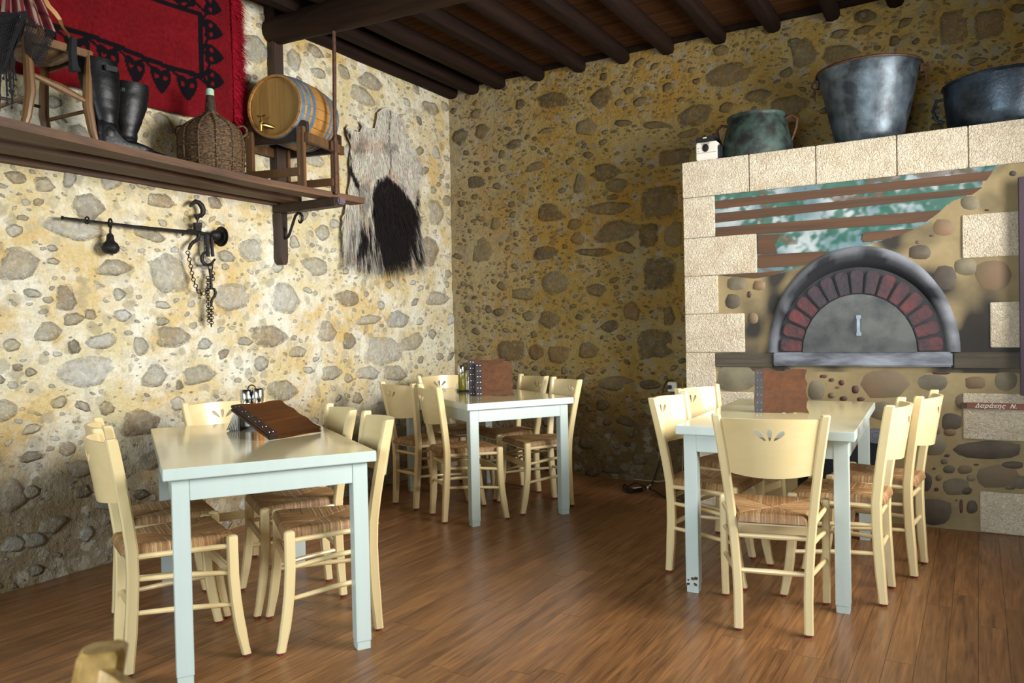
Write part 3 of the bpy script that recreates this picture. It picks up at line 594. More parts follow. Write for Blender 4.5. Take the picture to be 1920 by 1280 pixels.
# ------------------------------------------------------------------ chair
WB, WT, RK, HT, WF, DD = .130, .201, .043, .861, .209, .39
def stile_x(z): return WB+(WT-WB)*sm(0, 1, 0)+(WT-WB)*max(0, (z-.12)/(HT-.12))**1.55
def stile_y(z):
    if z < .42: return .0+.022*math.sin(min(1, z/.42)*PI/2)
    return .022-.065*((z-.42)/(HT-.42))**1.25
def front_y(z): return .351+.044*max(0, 1-z/.36)**1.9
def section(cx, cy, z, wx, wy, c=.006):
    pts = [(-wx+c, -wy), (wx-c, -wy), (wx, -wy+c), (wx, wy-c), (wx-c, wy), (-wx+c, wy), (-wx, wy-c), (-wx, -wy+c)]
    return [(cx+a, cy+b, z) for a, b in pts]
def petals():
    out = []
    for bx, ang, ln in ((-.017, .8, .054), (0, 0, .046), (.017, -.8, .054)):
        P = []
        for k in range(14):
            a = 2*PI*k/14; s = (1-math.cos(a))/2; wd = (.0042+.0078*s**1.5)*math.sin(a)*1.15; y = -.004+s*ln
            x = -wd; P.append((bx+x*math.cos(ang)-y*math.sin(ang), .768+x*math.sin(ang)+y*math.cos(ang)))
        out.append(P)
    return out
PET = petals()
def backrest():
    def zt(q): return .849-.004*q*q
    def hw(z): return stile_x(z)-.014
    outline = []; n = 20; z0 = .628
    for i in range(n+1): q = -1+2*i/n; outline.append((hw(z0)*q, z0-.010*(1-q*q)))
    for i in range(1, 6): z = z0+(.845-z0)*i/6; outline.append((hw(z), z))
    for i in range(n+1): q = 1-2*i/n; outline.append((hw(.845)*q, zt(q)))
    for i in range(5, 0, -1): z = z0+(.845-z0)*i/6; outline.append((-hw(z), z))
    pts = list(outline); E = [(i, (i+1) % len(outline)) for i in range(len(outline))]
    for P in PET:
        k = len(pts); pts += P; E += [(k+i, k+(i+1) % len(P)) for i in range(len(P))]
    for i in range(-17, 18):
        for j in range(1, 6):
            z = z0+(.845-z0)*j/6; x = i*.0108
            if abs(x) < hw(z)-.006 and not any(math.hypot(x-p[0], z-p[1]) < .006 for P in PET for p in P) and not any(inpoly(x, z, P) for P in PET): pts.append((x, z))
    V, _, F, *_ = delaunay_2d_cdt([Vector(p) for p in pts], E, [], 0, 1e-6)
    F = [f for f in F if inpoly(sum(V[i].x for i in f)/len(f), sum(V[i].y for i in f)/len(f), outline) and not any(inpoly(sum(V[i].x for i in f)/len(f), sum(V[i].y for i in f)/len(f), P) for P in PET)]
    def pos(x, z, off): q = x/hw(z); return (x, stile_y(z)+.004-.060*(1-q*q)+off, z)
    n = len(V); vs = [pos(v.x, v.y, .0) for v in V]+[pos(v.x, v.y, -.013) for v in V]
    fs = [tuple(f) for f in F]+[tuple(i+n for i in reversed(f)) for f in F]; cnt = {}
    for f in F:
        for i in range(len(f)): e = (f[i], f[(i+1) % len(f)]); cnt[e] = 1
    for (a, b) in cnt:
        if (b, a) not in cnt: fs.append((b, a, a+n, b+n))
    return MB().add(vs, fs)
def rush():
    m = MB(); nx, ny = 170, 160; y0, y1 = -.012, .372; vs = []; cs = []; fs = []; r = random.Random(5); tn = [r.random() for _ in range(400)]
    ca, cb, cc = lin((178, 138, 90)), lin((142, 102, 64)), lin((206, 180, 138))
    for j in range(ny+1):
        for i in range(nx+1):
            s = -1+2*i/nx; t = j/ny; hw = .128+.066*t+.008*math.sin(PI*t); x = s*hw; y = y0+(y1-y0)*t
            e = min((1-abs(s))*hw, (y-y0), (y1-y)); fb = abs(t-.5)*2 > abs(s)
            k = (x if fb else y); cell = int((k+1)/.0058); rid = abs(math.sin(PI*(k+1)/.0058+.6*nz(x*9, y*9)))
            hgt = .432+.034*math.sqrt(max(0, 1-(1-min(e/.02, 1))**2))-.012*(1-max(abs(s), abs(t-.5)*2))
            dg = abs(abs(t-.5)*2-abs(s)); hgt -= .003*(1-sm(0, .06, dg)); hgt += .0022*rid
            q = tn[(cell+(0 if fb else 150)) % 400]; c = mixc(ca, cb, q); c = mixc(c, cc, .55*sm(.82, 1, tn[(cell*7+3) % 400])); c = mixc(lin((44, 30, 20)), c, .3+.7*rid)
            vs.append((x, y, hgt)); cs.append(c)
    for j in range(ny):
        for i in range(nx): a = j*(nx+1)+i; fs.append((a, a+1, a+nx+2, a+nx+1))
    m.add(vs, fs, cs); k = len(m.v); m.add([(-.125, y0, .431), (.125, y0, .431), (.19, y1, .431), (-.19, y1, .431)], [(3, 2, 1, 0)], cb); return m
def make_chair():
    t = empty('dining_chair', (0, 0, 0))
    for s in (-1, 1):
        zz = [.012, .06, .14, .25, .35, .45, .55, .65, .74, .81, .856, .861]
        rings = [section(s*stile_x(z), stile_y(z), z, .0175*(1 if z < .85 else .96 if z < .86 else .8), .0205*(.86 if z < .1 else 1)*(1 if z < .85 else .96 if z < .86 else .8)) for z in zz]
        lg = MB().loft(rings).build('leg', M['creamz'], t, smooth=28)
        MB().lathe([(.012, 0), (.013, .004), (.0125, .014)], 12, (s*WB, stile_y(0), 0)).build('foot_pad', M['red'], lg)
        zz = [.012, .05, .1, .16, .23, .32, .42, .453, .462, .466]
        rings = [section(s*WF, front_y(z), z, .0155*(1 if z < .455 else .93 if z < .465 else .6), .0195*(.85 if z < .08 else 1)*(1 if z < .455 else .93 if z < .465 else .6)) for z in zz]
        lg = MB().loft(rings).build('leg', M['creamz'], t, smooth=28)
        MB().lathe([(.012, 0), (.013, .004), (.0125, .014)], 12, (s*WF, front_y(0), 0)).build('foot_pad', M['red'], lg)
        for z0, z1 in ((.345, .325), (.222, .205)):
            MB().tube([(s*stile_x(z0), stile_y(z0), z0), (s*(.171), .18, (z0+z1)/2+.004), (s*WF, front_y(z1), z1)], [.0085, .0105, .0085], 10).build('stretcher', M['cream'], t)
        MB().tube([(s*stile_x(.43), .012, .427), (s*WF, .345, .427)], .010, 8).build('seat_rail', M['cream'], t)
    for z, w_ in ((.373, .0), (.235, .0)): MB().tube([(-stile_x(z), stile_y(z), z), (0, stile_y(z), z), (stile_x(z), stile_y(z), z)], [.009, .0115, .009], 10).build('stretcher', M['cream'], t)
    MB().box((-WF, .346, .30), (WF, .36, .34)).build('stretcher', M['cream'], t, bevel=.004)
    MB().box((-WF, .342, .418), (WF, .36, .436)).build('seat_rail', M['cream'], t, bevel=.003)
    MB().box((-.13, .012, .418), (.13, .028, .436)).build('seat_rail', M['cream'], t, bevel=.003)
    backrest().build('backrest', M['cream'], t, smooth=40)
    se = rush().build('seat', M['rush'], t, smooth=False, fix=False); se.data.shade_smooth()
    return t
CH = [
 (3.323, -2.626, .195, 'cream rush-seat chair with its back to the camera at the near end of right table', 'right'),
 (3.670, -1.979, 1.539, 'nearer of two cream chairs on the right side of the table by the oven', 'right'),
 (3.767, -1.515, 1.461, 'farther of two cream chairs on the right side of the table by the oven', 'right'),
 (2.713, -1.938, -1.631, 'cream chair with bright reflection on its back, front left side of right table', 'right'),
 (2.680, -1.376, -1.815, 'cream chair with shiny back beside the white block column, rear left of right table', 'right'),
 (1.284, -4.018, -.44, 'cream chair nearest the camera on the left side of the left table', 'left'),
 (.881, -3.774, -.466, 'cream chair half hidden behind another on the left side of left table', 'left'),
 (1.815, -3.243, 2.505, 'nearer cream chair on the right side of the left table', 'left'),
 (1.394, -3.013, 2.589, 'farther cream chair on the right side of the left table', 'left'),
 (.565, -2.94, -2.027, 'cream chair at the far wall end of left table behind the menus', 'left'),
 (1.029, -1.692, -.637, 'cream chair nearest the camera on left side of the corner table', 'middle'),
 (.615, -1.506, -.33, 'leftmost cream chair of the corner table, standing near the left wall', 'middle'),
 (1.535, -.923, 2.501, 'rightmost cream chair of the corner table under its tall right stile', 'middle'),
 (1.115, -.636, 2.57, 'second cream chair on the back-wall side of the corner table', 'middle'),
 (.385, -.70, -2.06, 'cream chair at the far end of the corner table in the room corner', 'middle')]
ch0 = make_chair()
for i, (cx, cy, cr, lb, g) in enumerate(CH):
    o = ch0 if i == 0 else dup(ch0)
    o.location = (cx, cy, 0); o.rotation_euler = (0, 0, cr)
    tag(o, lb, 'chair', {'right': 'chairs around the right table', 'left': 'chairs around the left table', 'middle': 'chairs around the corner table'}[g])
# foreground chair: only the worn top of one stile reaches the frame
fg = dup(ch0); fc = Vector((3.168, -5.232, 0)); ca = 2.45
tag(fg, 'blurred worn wooden chair post in the near left foreground', 'chair'); del fg['group']
loc = Vector((stile_x(.861), stile_y(.861), 0)); loc.rotate(Matrix.Rotation(ca, 3, 'Z')); fg.location = fc-loc; fg.rotation_euler = (0, 0, ca)
worn = noisy('worn_varnish', (186, 150, 88), (128, 98, 48), 30, .3, .1, 60, coat=.3)
for c in fg.children:
    if c.name.startswith(('leg', 'backrest')):
        c.data = c.data.copy(); c.data.materials.clear(); c.data.materials.append(worn)
        if c.name.startswith('leg') and max(v.co.z for v in c.data.vertices) > .6:
            for v in c.data.vertices:
                sx_ = math.copysign(stile_x(v.co.z), v.co.x); v.co.x = sx_+(v.co.x-sx_)*1.35; v.co.y = stile_y(v.co.z)+(v.co.y-stile_y(v.co.z))*1.25

# ------------------------------------------------------------------ tables
TW, TLn = .7434, 1.338
def make_table():
    t = empty('dining_table', (0, 0, 0)); a, b = TW/2, TLn/2
    tt = MB().box((-a, -b, .72), (a, b, .76)).build('tabletop', M['tabletop'], t, bevel=.0025); tt.data.materials.append(M['tablepaint'])
    for p in tt.data.polygons: p.material_index = 0 if p.normal.z > .9 else 1
    for sx in (-1, 1):
        for sy in (-1, 1):
            x0 = sx*(a-.028-.029); y0 = sy*(b-.03-.029)
            lg = MB().box((x0-.029, y0-.029, .032), (x0+.029, y0+.029, .7195)).build('leg', M['tablepaint'], t, bevel=.002)
            MB().box((x0-.0265, y0-.0265, 0), (x0+.0265, y0+.0265, .031)).build('foot_block', M['tablepaint'], lg, bevel=.002)
    for s in (-1, 1):
        MB().box((-a+.086, s*(b-.042)-.011, .641), (a-.086, s*(b-.042)+.011, .7195)).build('apron', M['tablepaint'], t, bevel=.0015)
        MB().box((s*(a-.04)-.011, -b+.088, .641), (s*(a-.04)+.011, b-.088, .7195)).build('apron', M['tablepaint'], t, bevel=.0015)
    return t
TB3 = [(1.64962709, -4.08964537, .9944398, 'pale lacquered table nearest the camera at left by the stone wall'), (1.35448527, -1.81318164, .97965345, 'pale lacquered table in the room corner beyond the goat hide'), (2.84456427, -2.34742235, .04618175, 'pale table in front of the painted oven with one chipped leg')]
t0 = make_table(); TC = []
for i, (x0, y0, a, lb) in enumerate(TB3):
    ex = Vector((math.cos(a), math.sin(a), 0)); ey = Vector((-math.sin(a), math.cos(a), 0)); c = Vector((x0, y0, 0))+ex*TW/2+ey*TLn/2
    o = t0 if i == 0 else dup(t0); o.location = c; o.rotation_euler = (0, 0, a); tag(o, lb, 'table', 'dining tables'); TC.append((c, ex, ey))
c, ex, ey = TC[2]; pch = MB(); q = c-ex*(TW/2-.028)-ey*(TLn/2-.03)
r = random.Random(4)
for i in range(9):
    x_, z_ = r.uniform(0, .05), r.uniform(.035, .075); s_ = r.uniform(.004, .011)
    pch.add([q+ex*(x_+s_*math.cos(k))-ey*.0006+Vector((0, 0, z_+s_*.8*math.sin(k))) for k in (0, 1, 2.2, 3, 4.1, 5.2)], [(0, 1, 2, 3, 4, 5)])
for o in bpy.data.objects:
    if o.name.startswith('dining_table') and (o.location-c).length < .01:
        po = pch.build('chipped_paint', M['crate'], o, smooth=False, fix=False); po.matrix_local = Matrix.Rotation(-.04618175, 4, 'Z') @ Matrix.Translation(-c)

# ------------------------------------------------------------------ menus and condiments
def wavy(w_, h_, k=0):
    P = []
    N_ = 16
    for i in range(N_): s = i/N_; P.append((w_*s, -.004*math.sin(PI*s*2)*(1 if 0 < s else 0)))
    for i in range(N_): s = i/N_; P.append((w_-.012*abs(math.sin(PI*s*3.0))-.008*s, h_*s))
    for i in range(N_): s = i/N_; P.append(((w_-.008)*(1-s), h_+.006*math.sin(PI*s*3)))
    for i in range(N_): s = i/N_; P.append((.004*math.sin(PI*s*2), h_*(1-s)))
    return P
def menu(label, O, U, V, w_, h_, grp=None):
    U = Vector(U).normalized(); V = Vector(V).normalized(); Nn = U.cross(V).normalized(); V = Nn.cross(U)
    r = empty('menu_board', O, label=label, cat='menu', group=grp); T = lambda x, y, z: tuple(U*x+V*y+Nn*z)
    P = wavy(w_, h_)
    MB().prism(P, 0, .003, T).build('back_cover', M['menu'], r, bevel=.0012)
    MB().prism([(x*.97+.004, y*.96+.004) for x, y in P], .003, .0065, T).build('page_block', M['spine'], r)
    MB().prism(P, .0065, .010, T).build('front_cover', M['menu'], r, bevel=.0015)
    sp = MB().prism([(-.003, -.002), (.042, -.003), (.042, h_+.003), (-.001, h_+.002)], -.001, .0115, T).build('spine', M['spine'], r, bevel=.0025)
    R = Matrix((U, V, Nn)).transposed(); ri = MB()
    for i in range(6):
        for x_ in (.011, .03): ri.lathe([(.0035, 0), (.003, .0014), (.001, .0022)], 8, T(x_, h_*(.06+.176*i), .0115), R)
    ri.build('rivets', M['chrome'], sp)
    return r
TZ = .7605
menu('brown wooden menu leaning over the condiments on the left table, upper one', (1.431, -3.425, TZ+.0155), (.074, .997, 0), (-.917, .070, .396), .284, .286, 'menus on the left table')
menu('dark-edged wooden menu lying under the other on the left table', (1.437, -3.431, TZ+.002), (.074, .997, 0), (-.917, .070, .396), .284, .284, 'menus on the left table')
u = Vector((.255, .037, 0)).normalized(); n_ = Vector((-u.y, u.x, 0)); menu('brown wooden menu propped upright on the table before the oven', (3.046, -1.71, TZ), u, n_*.16+u*.16+Vector((0, 0, 1)), .257, .215)
u = Vector((.214, .149, 0)).normalized(); n_ = Vector((-u.y, u.x, 0)); menu('front brown wooden menu propped upright on the corner table', (1.095, -1.318, TZ), u, n_*.22+Vector((0, 0, 1)), .26, .222, 'menus on the corner table')
menu('rear wooden menu mostly hidden behind the other on the corner table', Vector((1.095, -1.318, TZ))-u*.045+n_*.045, u, n_*.18+Vector((0, 0, 1)), .26, .245, 'menus on the corner table')
def shaker(loc, label, grp, content, hgt=.085, r_=.02):
    s = empty('cruet', loc, label=label, cat='cruet', group=grp)
    MB().lathe([(r_*.9, 0), (r_, .004), (r_, hgt*.62), (r_*.95, hgt*.66)], 20).build('glass_body', content, s)
    MB().lathe([(r_*1.05, hgt*.64), (r_*1.08, hgt*.7), (r_*1.08, hgt*.96), (r_*.9, hgt), (r_*.2, hgt*1.01)], 20).build('chrome_lid', M['chrome'], s); return s
oil = noisy('amber_oil', (190, 120, 40), (170, 96, 24), 10, .1, 0, coat=.6); salt = noisy('salt_glass', (214, 214, 206), (196, 196, 188), 10, .15, 0, coat=.6); olive = noisy('olive_oil', (136, 128, 30), (104, 96, 20), 10, .1, 0, coat=.6)
def condiments(base, ang, nm, k):
    b = Vector(base); d = Vector((math.cos(ang), math.sin(ang), 0)); e = Vector((-d.y, d.x, 0))
    r = empty('condiment_rack', b, ang, label='black condiment rack with looped handle on the %s' % nm, cat='rack')
    MB().box((-.062, -.035, 0), (.062, .035, .012)).build('base', M['black'], r, bevel=.004)
    MB().lathe([(.003, .01), (.003, .172)], 8).torus((0, 0, .19), .018, .003, (0, 1, 0), 18, 6).build('handle', M['iron'], r)
    shaker(b-d*.028-e*.002+Vector((0, 0, .0125)), 'pale cruet with chrome lid in the rack on the %s' % nm, 'cruets', salt, .175 if k == 0 else .10, .026 if k == 0 else .02)
    shaker(b+d*.028+e*.002+Vector((0, 0, .0125)), 'amber cruet with chrome lid in the rack on the %s' % nm, 'cruets', oil if k == 0 else olive, .18, .025)
    return b, d, e
def napkins(loc, ang, nm, tilt=.5):
    r = empty('napkin_holder', loc, ang, label='white paper napkins fanned in a holder on the %s' % nm, cat='napkins')
    MB().box((-.02, -.04, 0), (.03, .04, .004)).box((.024, -.04, 0), (.029, .04, .07)).build('holder', M['black'], r)
    m = MB()
    for i in range(7): a = .05+tilt*(6-i)/6; m.prism([(-.035, .0), (.035, .0), (.033, .105), (-.033, .108)], 0, .0024, lambda x, y, z, a=a, i=i: (-.036+.0085*i+y*math.sin(a)*(1-.25*y/.1)+z, x, .0045+y*math.cos(a)))
    m.build('napkins', M['paper'], r, smooth=False)
p = at(474, 803, 2, TZ); condiments((p[0], p[1], TZ), .54, 'left table', 0)
p = at(440, 807, 2, TZ); napkins((p[0]+.0, p[1]+.01, TZ), .54, 'left table', .5)
p = at(873, 734, 2, TZ); condiments((p[0]+.0, p[1]+.0, TZ), .75+PI, 'corner table', 1)
p = at(862, 729, 2, TZ); napkins((p[0], p[1], TZ), .54, 'corner table', .5)
p = at(1466, 766, 2, TZ); condiments((p[0], p[1]+.13, TZ), 0.1, 'right table', 1)

# ------------------------------------------------------------------ wall shelf
SZ0, SZ = 2.065, 2.103
sf = empty('hanging_shelf', (0, -2.03, SZ0), label='long dark plank shelf with gaps hung along the left wall', cat='shelf')
def sfp(mb, name, mat, **k): o = mb.build(name, mat, sf, **k); o.location = (0, 2.03, -SZ0); return o
def splank(xa, xb, y0, y1, n=16):
    rings = []
    for i in range(n+1):
        y = y0+(y1-y0)*i/n; a, b = xa(y), xb(y); rings.append([(a, y, SZ0), (b, y, SZ0), (b, y, SZ), (a, y, SZ)])
    return MB().loft(rings)
def lerp(P):
    def f(y):
        for (a, b), (c, d) in zip(P, P[1:]):
            if y <= c: return b+(d-b)*(y-a)/(c-a)
        return P[-1][1]
    return f
sfp(splank(lerp([(-6, .50), (-4, .487), (-3.3, .475), (-2.55, .40), (-1.8, .40)]), lerp([(-6, .72), (-4.1, .685), (-3.42, .594), (-2.64, .515), (-1.7, .52)]), -6, -1.74), 'plank', M['shelf'], smooth=False)
sfp(splank(lerp([(-6, .2), (-3.84, .185), (-2, .12)]), lerp([(-6, .36), (-3.9, .33), (-3.2, .34), (-2.4, .25), (-2, .235)]), -6, -2.03), 'plank', M['shelf'], smooth=False)
sfp(MB().box((-.02, -6, SZ0-.005), (.045, -1.95, SZ+.0)), 'batten', M['shelf'], smooth=False)
sfp(MB().box((-.02, -2.07, 2.008), (.565, -1.985, 2.0645)), 'bracket_arm', M['darkwood'], bevel=.006)
sfp(MB().box((-.02, -5.07, 2.008), (.62, -4.985, 2.0645)), 'bracket_arm', M['darkwood'], bevel=.006)
sfp(MB().box((.562, -2.06, 2.018), (.59, -1.995, 2.062)), 'arm_end_cap', noisy('violet_endgrain', (92, 76, 84), (66, 52, 58)), bevel=.008)
pr = [[(-.02, -2.03+a, z), (.05, -2.03+a*1.0, z), (.07, -2.03+a*.7, z), (.07, -2.03-a*.7, z), (.05, -2.03-a, z), (-.02, -2.03-a, z)] for a, z in ((.02, 1.67), (.034, 1.685), (.04, 1.72), (.042, 2.007))]
sfp(MB().loft(pr), 'post', M['darkwood'], smooth=40)
sfp(MB().box((-.02, -2.075, SZ+.002), (.06, -1.985, 3.14)), 'post', M['darkwood'], bevel=.005)
sfp(MB().tube([(.540, -2.03, SZ0+.02), (.543, -2.03, 2.6), (.552, -2.03, 2.95), (.552, -2.03, 3.12)], .0125, 10), 'hanger_rod', M['rust'])
def wallpt(px, py, x=.05): return tuple(at(px, py, 0, x))
def planept(px, py, y=-2.03): return tuple(at(px, py, 1, y))
def cpath(F_, P, off=(0, 0, 0)): return [tuple(Vector(F_(*p))+Vector(off)) for p in P]
sc_ = lambda X, Y: planept(500+X/9.14, 370+Y/9.14)
S = [(325, 590), (330, 550), (300, 535), (275, 560), (270, 620), (285, 680), (320, 700), (370, 675), (400, 600), (435, 490), (460, 410), (490, 320), (530, 270), (580, 275), (610, 320), (610, 390), (580, 430), (550, 415), (548, 380)]
Sd = []
for (a, b), (c_, d_) in zip(S, S[1:]): Sd += [(a, b), ((a+c_)/2, (b+d_)/2)]
sfp(MB().tube(cpath(sc_, Sd+[S[-1]]), [.0045]*3+[.009]*31+[.0045]*3, 8), 'iron_scroll', M['iron'])

# ------------------------------------------------------------------ barrel, tap, stand
BAZ = math.radians(12); bc0 = Vector((.31, -2.315, 2.612)); BR, BLn = .193, .44
bax = Vector((-math.sin(BAZ), math.cos(BAZ), 0)); bsx = Vector((math.cos(BAZ), math.sin(BAZ), 0)); bup = Vector((0, 0, 1))
ba = empty('wine_barrel', bc0-Vector((0, 0, BR)), BAZ, label='small oak wine barrel with blue-grey hoops and brass tap on the shelf', cat='barrel')
RB = Matrix.Rotation(-PI/2, 3, 'X')      # lathe axis z -> +y
def bp_(t): return BR*(1+.11*math.sin(PI*t))
nst = 22
for k in range(nst):
    a0 = 2*PI*k/nst+.006; a1 = 2*PI*(k+1)/nst-.006; rings = []
    for i in range(9):
        t = i/8; ring = []
        for rr, (s0, s1) in ((bp_(t), (a0, a1)), (bp_(t)-.014, (a1, a0))):
            for q in range(4): a = s0+(s1-s0)*q/3; ring.append((rr*math.cos(a), t*BLn, BR+rr*math.sin(a)))
        rings.append(ring)
    MB().loft(rings).build('stave', M['oak'], ba, smooth=40)
for i in range(6):
    x0 = -BR*.93+2*BR*.93*i/6; x1 = -BR*.93+2*BR*.93*(i+1)/6-.0008
    P = []
    for q in range(5): x_ = x0+(x1-x0)*q/4; P.append((x_, -math.sqrt(max(0, (BR*.93)**2-x_*x_))))
    for q in range(5): x_ = x1+(x0-x1)*q/4; P.append((x_, math.sqrt(max(0, (BR*.93)**2-x_*x_))))
    for yy in (.018, BLn-.03): MB().prism(P, 0, .012, lambda x, y, z, yy=yy: (x, yy+z, BR+y)).build('head_board', M['oakhead'], ba, smooth=False)
for ta, tb in ((.015, .085), (.13, .20), (.25, .32), (.68, .74), (.80, .865), (.92, .985)):
    MB().lathe([(bp_(ta)+.0005, ta*BLn), (bp_(ta)+.0035, ta*BLn+.002), (bp_(tb)+.0035, tb*BLn-.002), (bp_(tb)+.0005, tb*BLn)], 44, (0, 0, BR), RB.inverted() if False else Matrix.Rotation(-PI/2, 3, 'X'), cap=False).build('hoop', M['hoop'], ba)
tp = MB(); tx, tz = -.055, BR-.125
tp.tube([(tx+.035, .02, tz), (tx+.02, -.03, tz+.004), (tx-.005, -.05, tz+.006)], [.013, .011, .012], 10).tube([(tx-.005, -.05, tz+.01), (tx-.005, -.052, tz-.035)], [.012, .008], 10).tube([(tx-.002, -.048, tz), (tx-.002, -.048, tz+.055)], [.009, .006], 10).lathe([(.013, .018), (.013, .026)], 10, (tx-.002, -.048, tz)).tube([(tx-.03, -.048, tz+.06), (tx-.002, -.048, tz+.054), (tx+.024, -.048, tz+.06)], [.006, .005, .006], 8)
tp.build('tap', M['brass'], ba)
# stand
st_ = empty('barrel_stand', (bc0.x, bc0.y, SZ), BAZ, label='dark timber trestle stand carrying the barrel on the shelf', cat='stand')
hB = bc0.z-BR-SZ
lx = .185
for yy in (-.01, .37):
    # cradle
    P = [(-.215, hB-.03), (.215, hB-.03), (.215, hB+.085), (.19, hB+.095)]
    for q in range(11): a = -PI/6-(PI-PI/3)*q/10; P.append((bp_(.1)*1.01*math.cos(a), hB+BR+bp_(.1)*1.01*math.sin(a)))
    P += [(-.19, hB+.095), (-.215, hB+.085)]
    MB().prism(P, 0, .03, lambda x, y, z, yy=yy: (x, yy+.03+z, y)).build('cradle', M['darkwood'], st_, bevel=.002)
    for s in (-1, 1):
        lg = MB().box((s*lx-.024, yy, 0), (s*lx+.024, yy+.03, hB+.05)).build('leg', M['crate'], st_, bevel=.002)
        MB().lathe([(.004, 0), (.003, .002)], 8, (s*lx, yy, hB+.02), Matrix.Rotation(PI/2, 3, 'X')).build('bolt', M['chrome'], lg)
    MB().box((-.21, yy-.018, .065), (.185, yy-.001, .115)).build('rail', M['crate'], st_, bevel=.002)
for s in (-1, 1): MB().box((s*lx-.014+s*.04, .0, hB-.045), (s*lx+.014+s*.04, .42, hB+.012)).build('rail', M['crate'], st_, bevel=.002)

# ------------------------------------------------------------------ demijohn
dj = empty('demijohn', (.30, -2.775, SZ), label='wicker-covered demijohn with a corked glass neck on the shelf', cat='bottle')
n = 48; prof = [(.145, 0), (.165, .01), (.173, .06), (.177, .14), (.175, .215), (.166, .25), (.14, .283), (.10, .315), (.066, .335), (.045, .35), (.04, .365)]
rings = []
PR = []
for (r0, z0), (r1, z1) in zip(prof, prof[1:]):
    kk = max(1, int(math.hypot(r1-r0, z1-z0)/.006)); PR += [(r0+(r1-r0)*q/kk, z0+(z1-z0)*q/kk) for q in range(kk)]
PR.append(prof[-1]); n = 96
for i, (rr, z) in enumerate(PR):
    rings.append([((rr+.004*math.sin(k*PI/2+(i % 2)*PI)*(1 if k % 2 else .3)+.004*nz(k*.4, i*.5))*math.cos(2*PI*k/n), (rr+.004*math.sin(k*PI/2+(i % 2)*PI)+.004*nz(k*.4, i*.5))*math.sin(2*PI*k/n), z) for k in range(n)])
MB().loft(rings).build('wicker_cover', M['wicker'], dj, smooth=30, fix=False)
for k in range(12):
    a = 2*PI*k/12; MB().tube([((rr+.004)*math.cos(a), (rr+.004)*math.sin(a), z) for rr, z in prof[1:-1]], .0045, 6).build('wicker_rib', M['wicker'], dj)
for z in (.075, .155): MB().torus((0, 0, z), .18, .005, (0, 0, 1), 40, 6).build('wicker_band', M['wicker'], dj)
for s in (-1, 1): MB().torus((s*.135, s*.1, .262), .03, .006, (s*.6, -s*.8, 0), 12, 6).build('wicker_handle', M['wicker'], dj)
MB().lathe([(.03, .355), (.03, .40), (.024, .435), (.022, .462)], 20).build('glass_neck', noisy('dusty_dark_glass', (70, 62, 48), (34, 30, 26), 40, .2, .1, coat=.6), dj)
MB().lathe([(.0225, .462), (.0225, .492), (.018, .5)], 18).build('cap', noisy('pale_green_cap', (176, 196, 170), (150, 178, 150)), dj)

# ------------------------------------------------------------------ boots
def boot(loc, rz, h_, label, lean=(0, 0)):
    b = empty('riding_boot', loc, rz, label=label, cat='boot', group='black boots on the shelf'); rings = []; n = 22
    N = 26
    for i in range(N+1):
        t = i/N; z = .05+(h_-.05)*t; rx = .043+.018*sm(.15, .75, t); ry = .056+.036*sm(.15, .75, t)
        rx += .006*nz(t*9, 1)*(1-t); ry += .008*nz(t*11, 5)*(1-t); o = (lean[0]*t, lean[1]*t)
        rings.append([(o[0]+rx*math.cos(a)*(1+.05*nz(math.cos(a)*2, math.sin(a)*2, t*9)), o[1]+ry*math.sin(a)*(1+.06*nz(math.cos(a)*2, math.sin(a)*2, t*11+3)), z+.004*math.sin(a*2+t*20)*(1-t)) for a in [2*PI*k/n for k in range(n)]])
    last = rings[-1]; cx_ = sum(p[0] for p in last)/n; cy_ = sum(p[1] for p in last)/n
    rings.append([(cx_+(p[0]-cx_)*.9, cy_+(p[1]-cy_)*.9, p[2]) for p in last]); rings.append([(cx_+(p[0]-cx_)*.88, cy_+(p[1]-cy_)*.88, p[2]-.08) for p in last])
    MB().loft(rings).build('shaft', M['leather'], b, smooth=60)
    rings = []
    for i in range(15):
        t = i/14; y = -.055+.27*t; w2 = .036+.008*math.sin(PI*min(1, t*1.2))-.022*sm(.85, 1, t); top = .105*(1-sm(.2, .5, t))+.052*(1-.35*sm(.6, 1, t)); w2 = max(.006, w2*(1 if i else .6))
        if i == 14: w2 = .012; top = .03
        rings.append([(w2*math.cos(a), y, .012+(top-.012)*(.5+.5*math.sin(a)) if math.sin(a) > -.3 else .012) for a in [2*PI*k/16 for k in range(16)]])
    MB().loft(rings).build('foot', M['leather'], b, smooth=60)
    P = []
    for k in range(24):
        a = 2*PI*k/24; P.append((.042*math.cos(a), .08+.142*math.sin(a)))
    so = MB().prism(P, 0.004, .014, lambda x, y, z: (x, y, z)); so.box((-.034, -.06, 0), (.034, .0, .012)); so.build('sole', M['black'], b, bevel=.002)
    MB().torus((.03, -.02, h_-.045), .012, .0025, (1, 0, 0), 12, 6).build('buckle', M['chrome'], b)
    MB().box((-.064, -.03, h_-.06), (.064, .03, h_-.035)).build('strap', M['leather'], b, bevel=.004)
    return b
boot((.50, -3.52, SZ), -.15, .41, 'taller black leather boot nearest the old chair on the shelf', (-.02, -.03))
boot((.40, -3.37, SZ), -.25, .36, 'shorter leaning black leather boot beside the demijohn side of the shelf', (.01, .03))

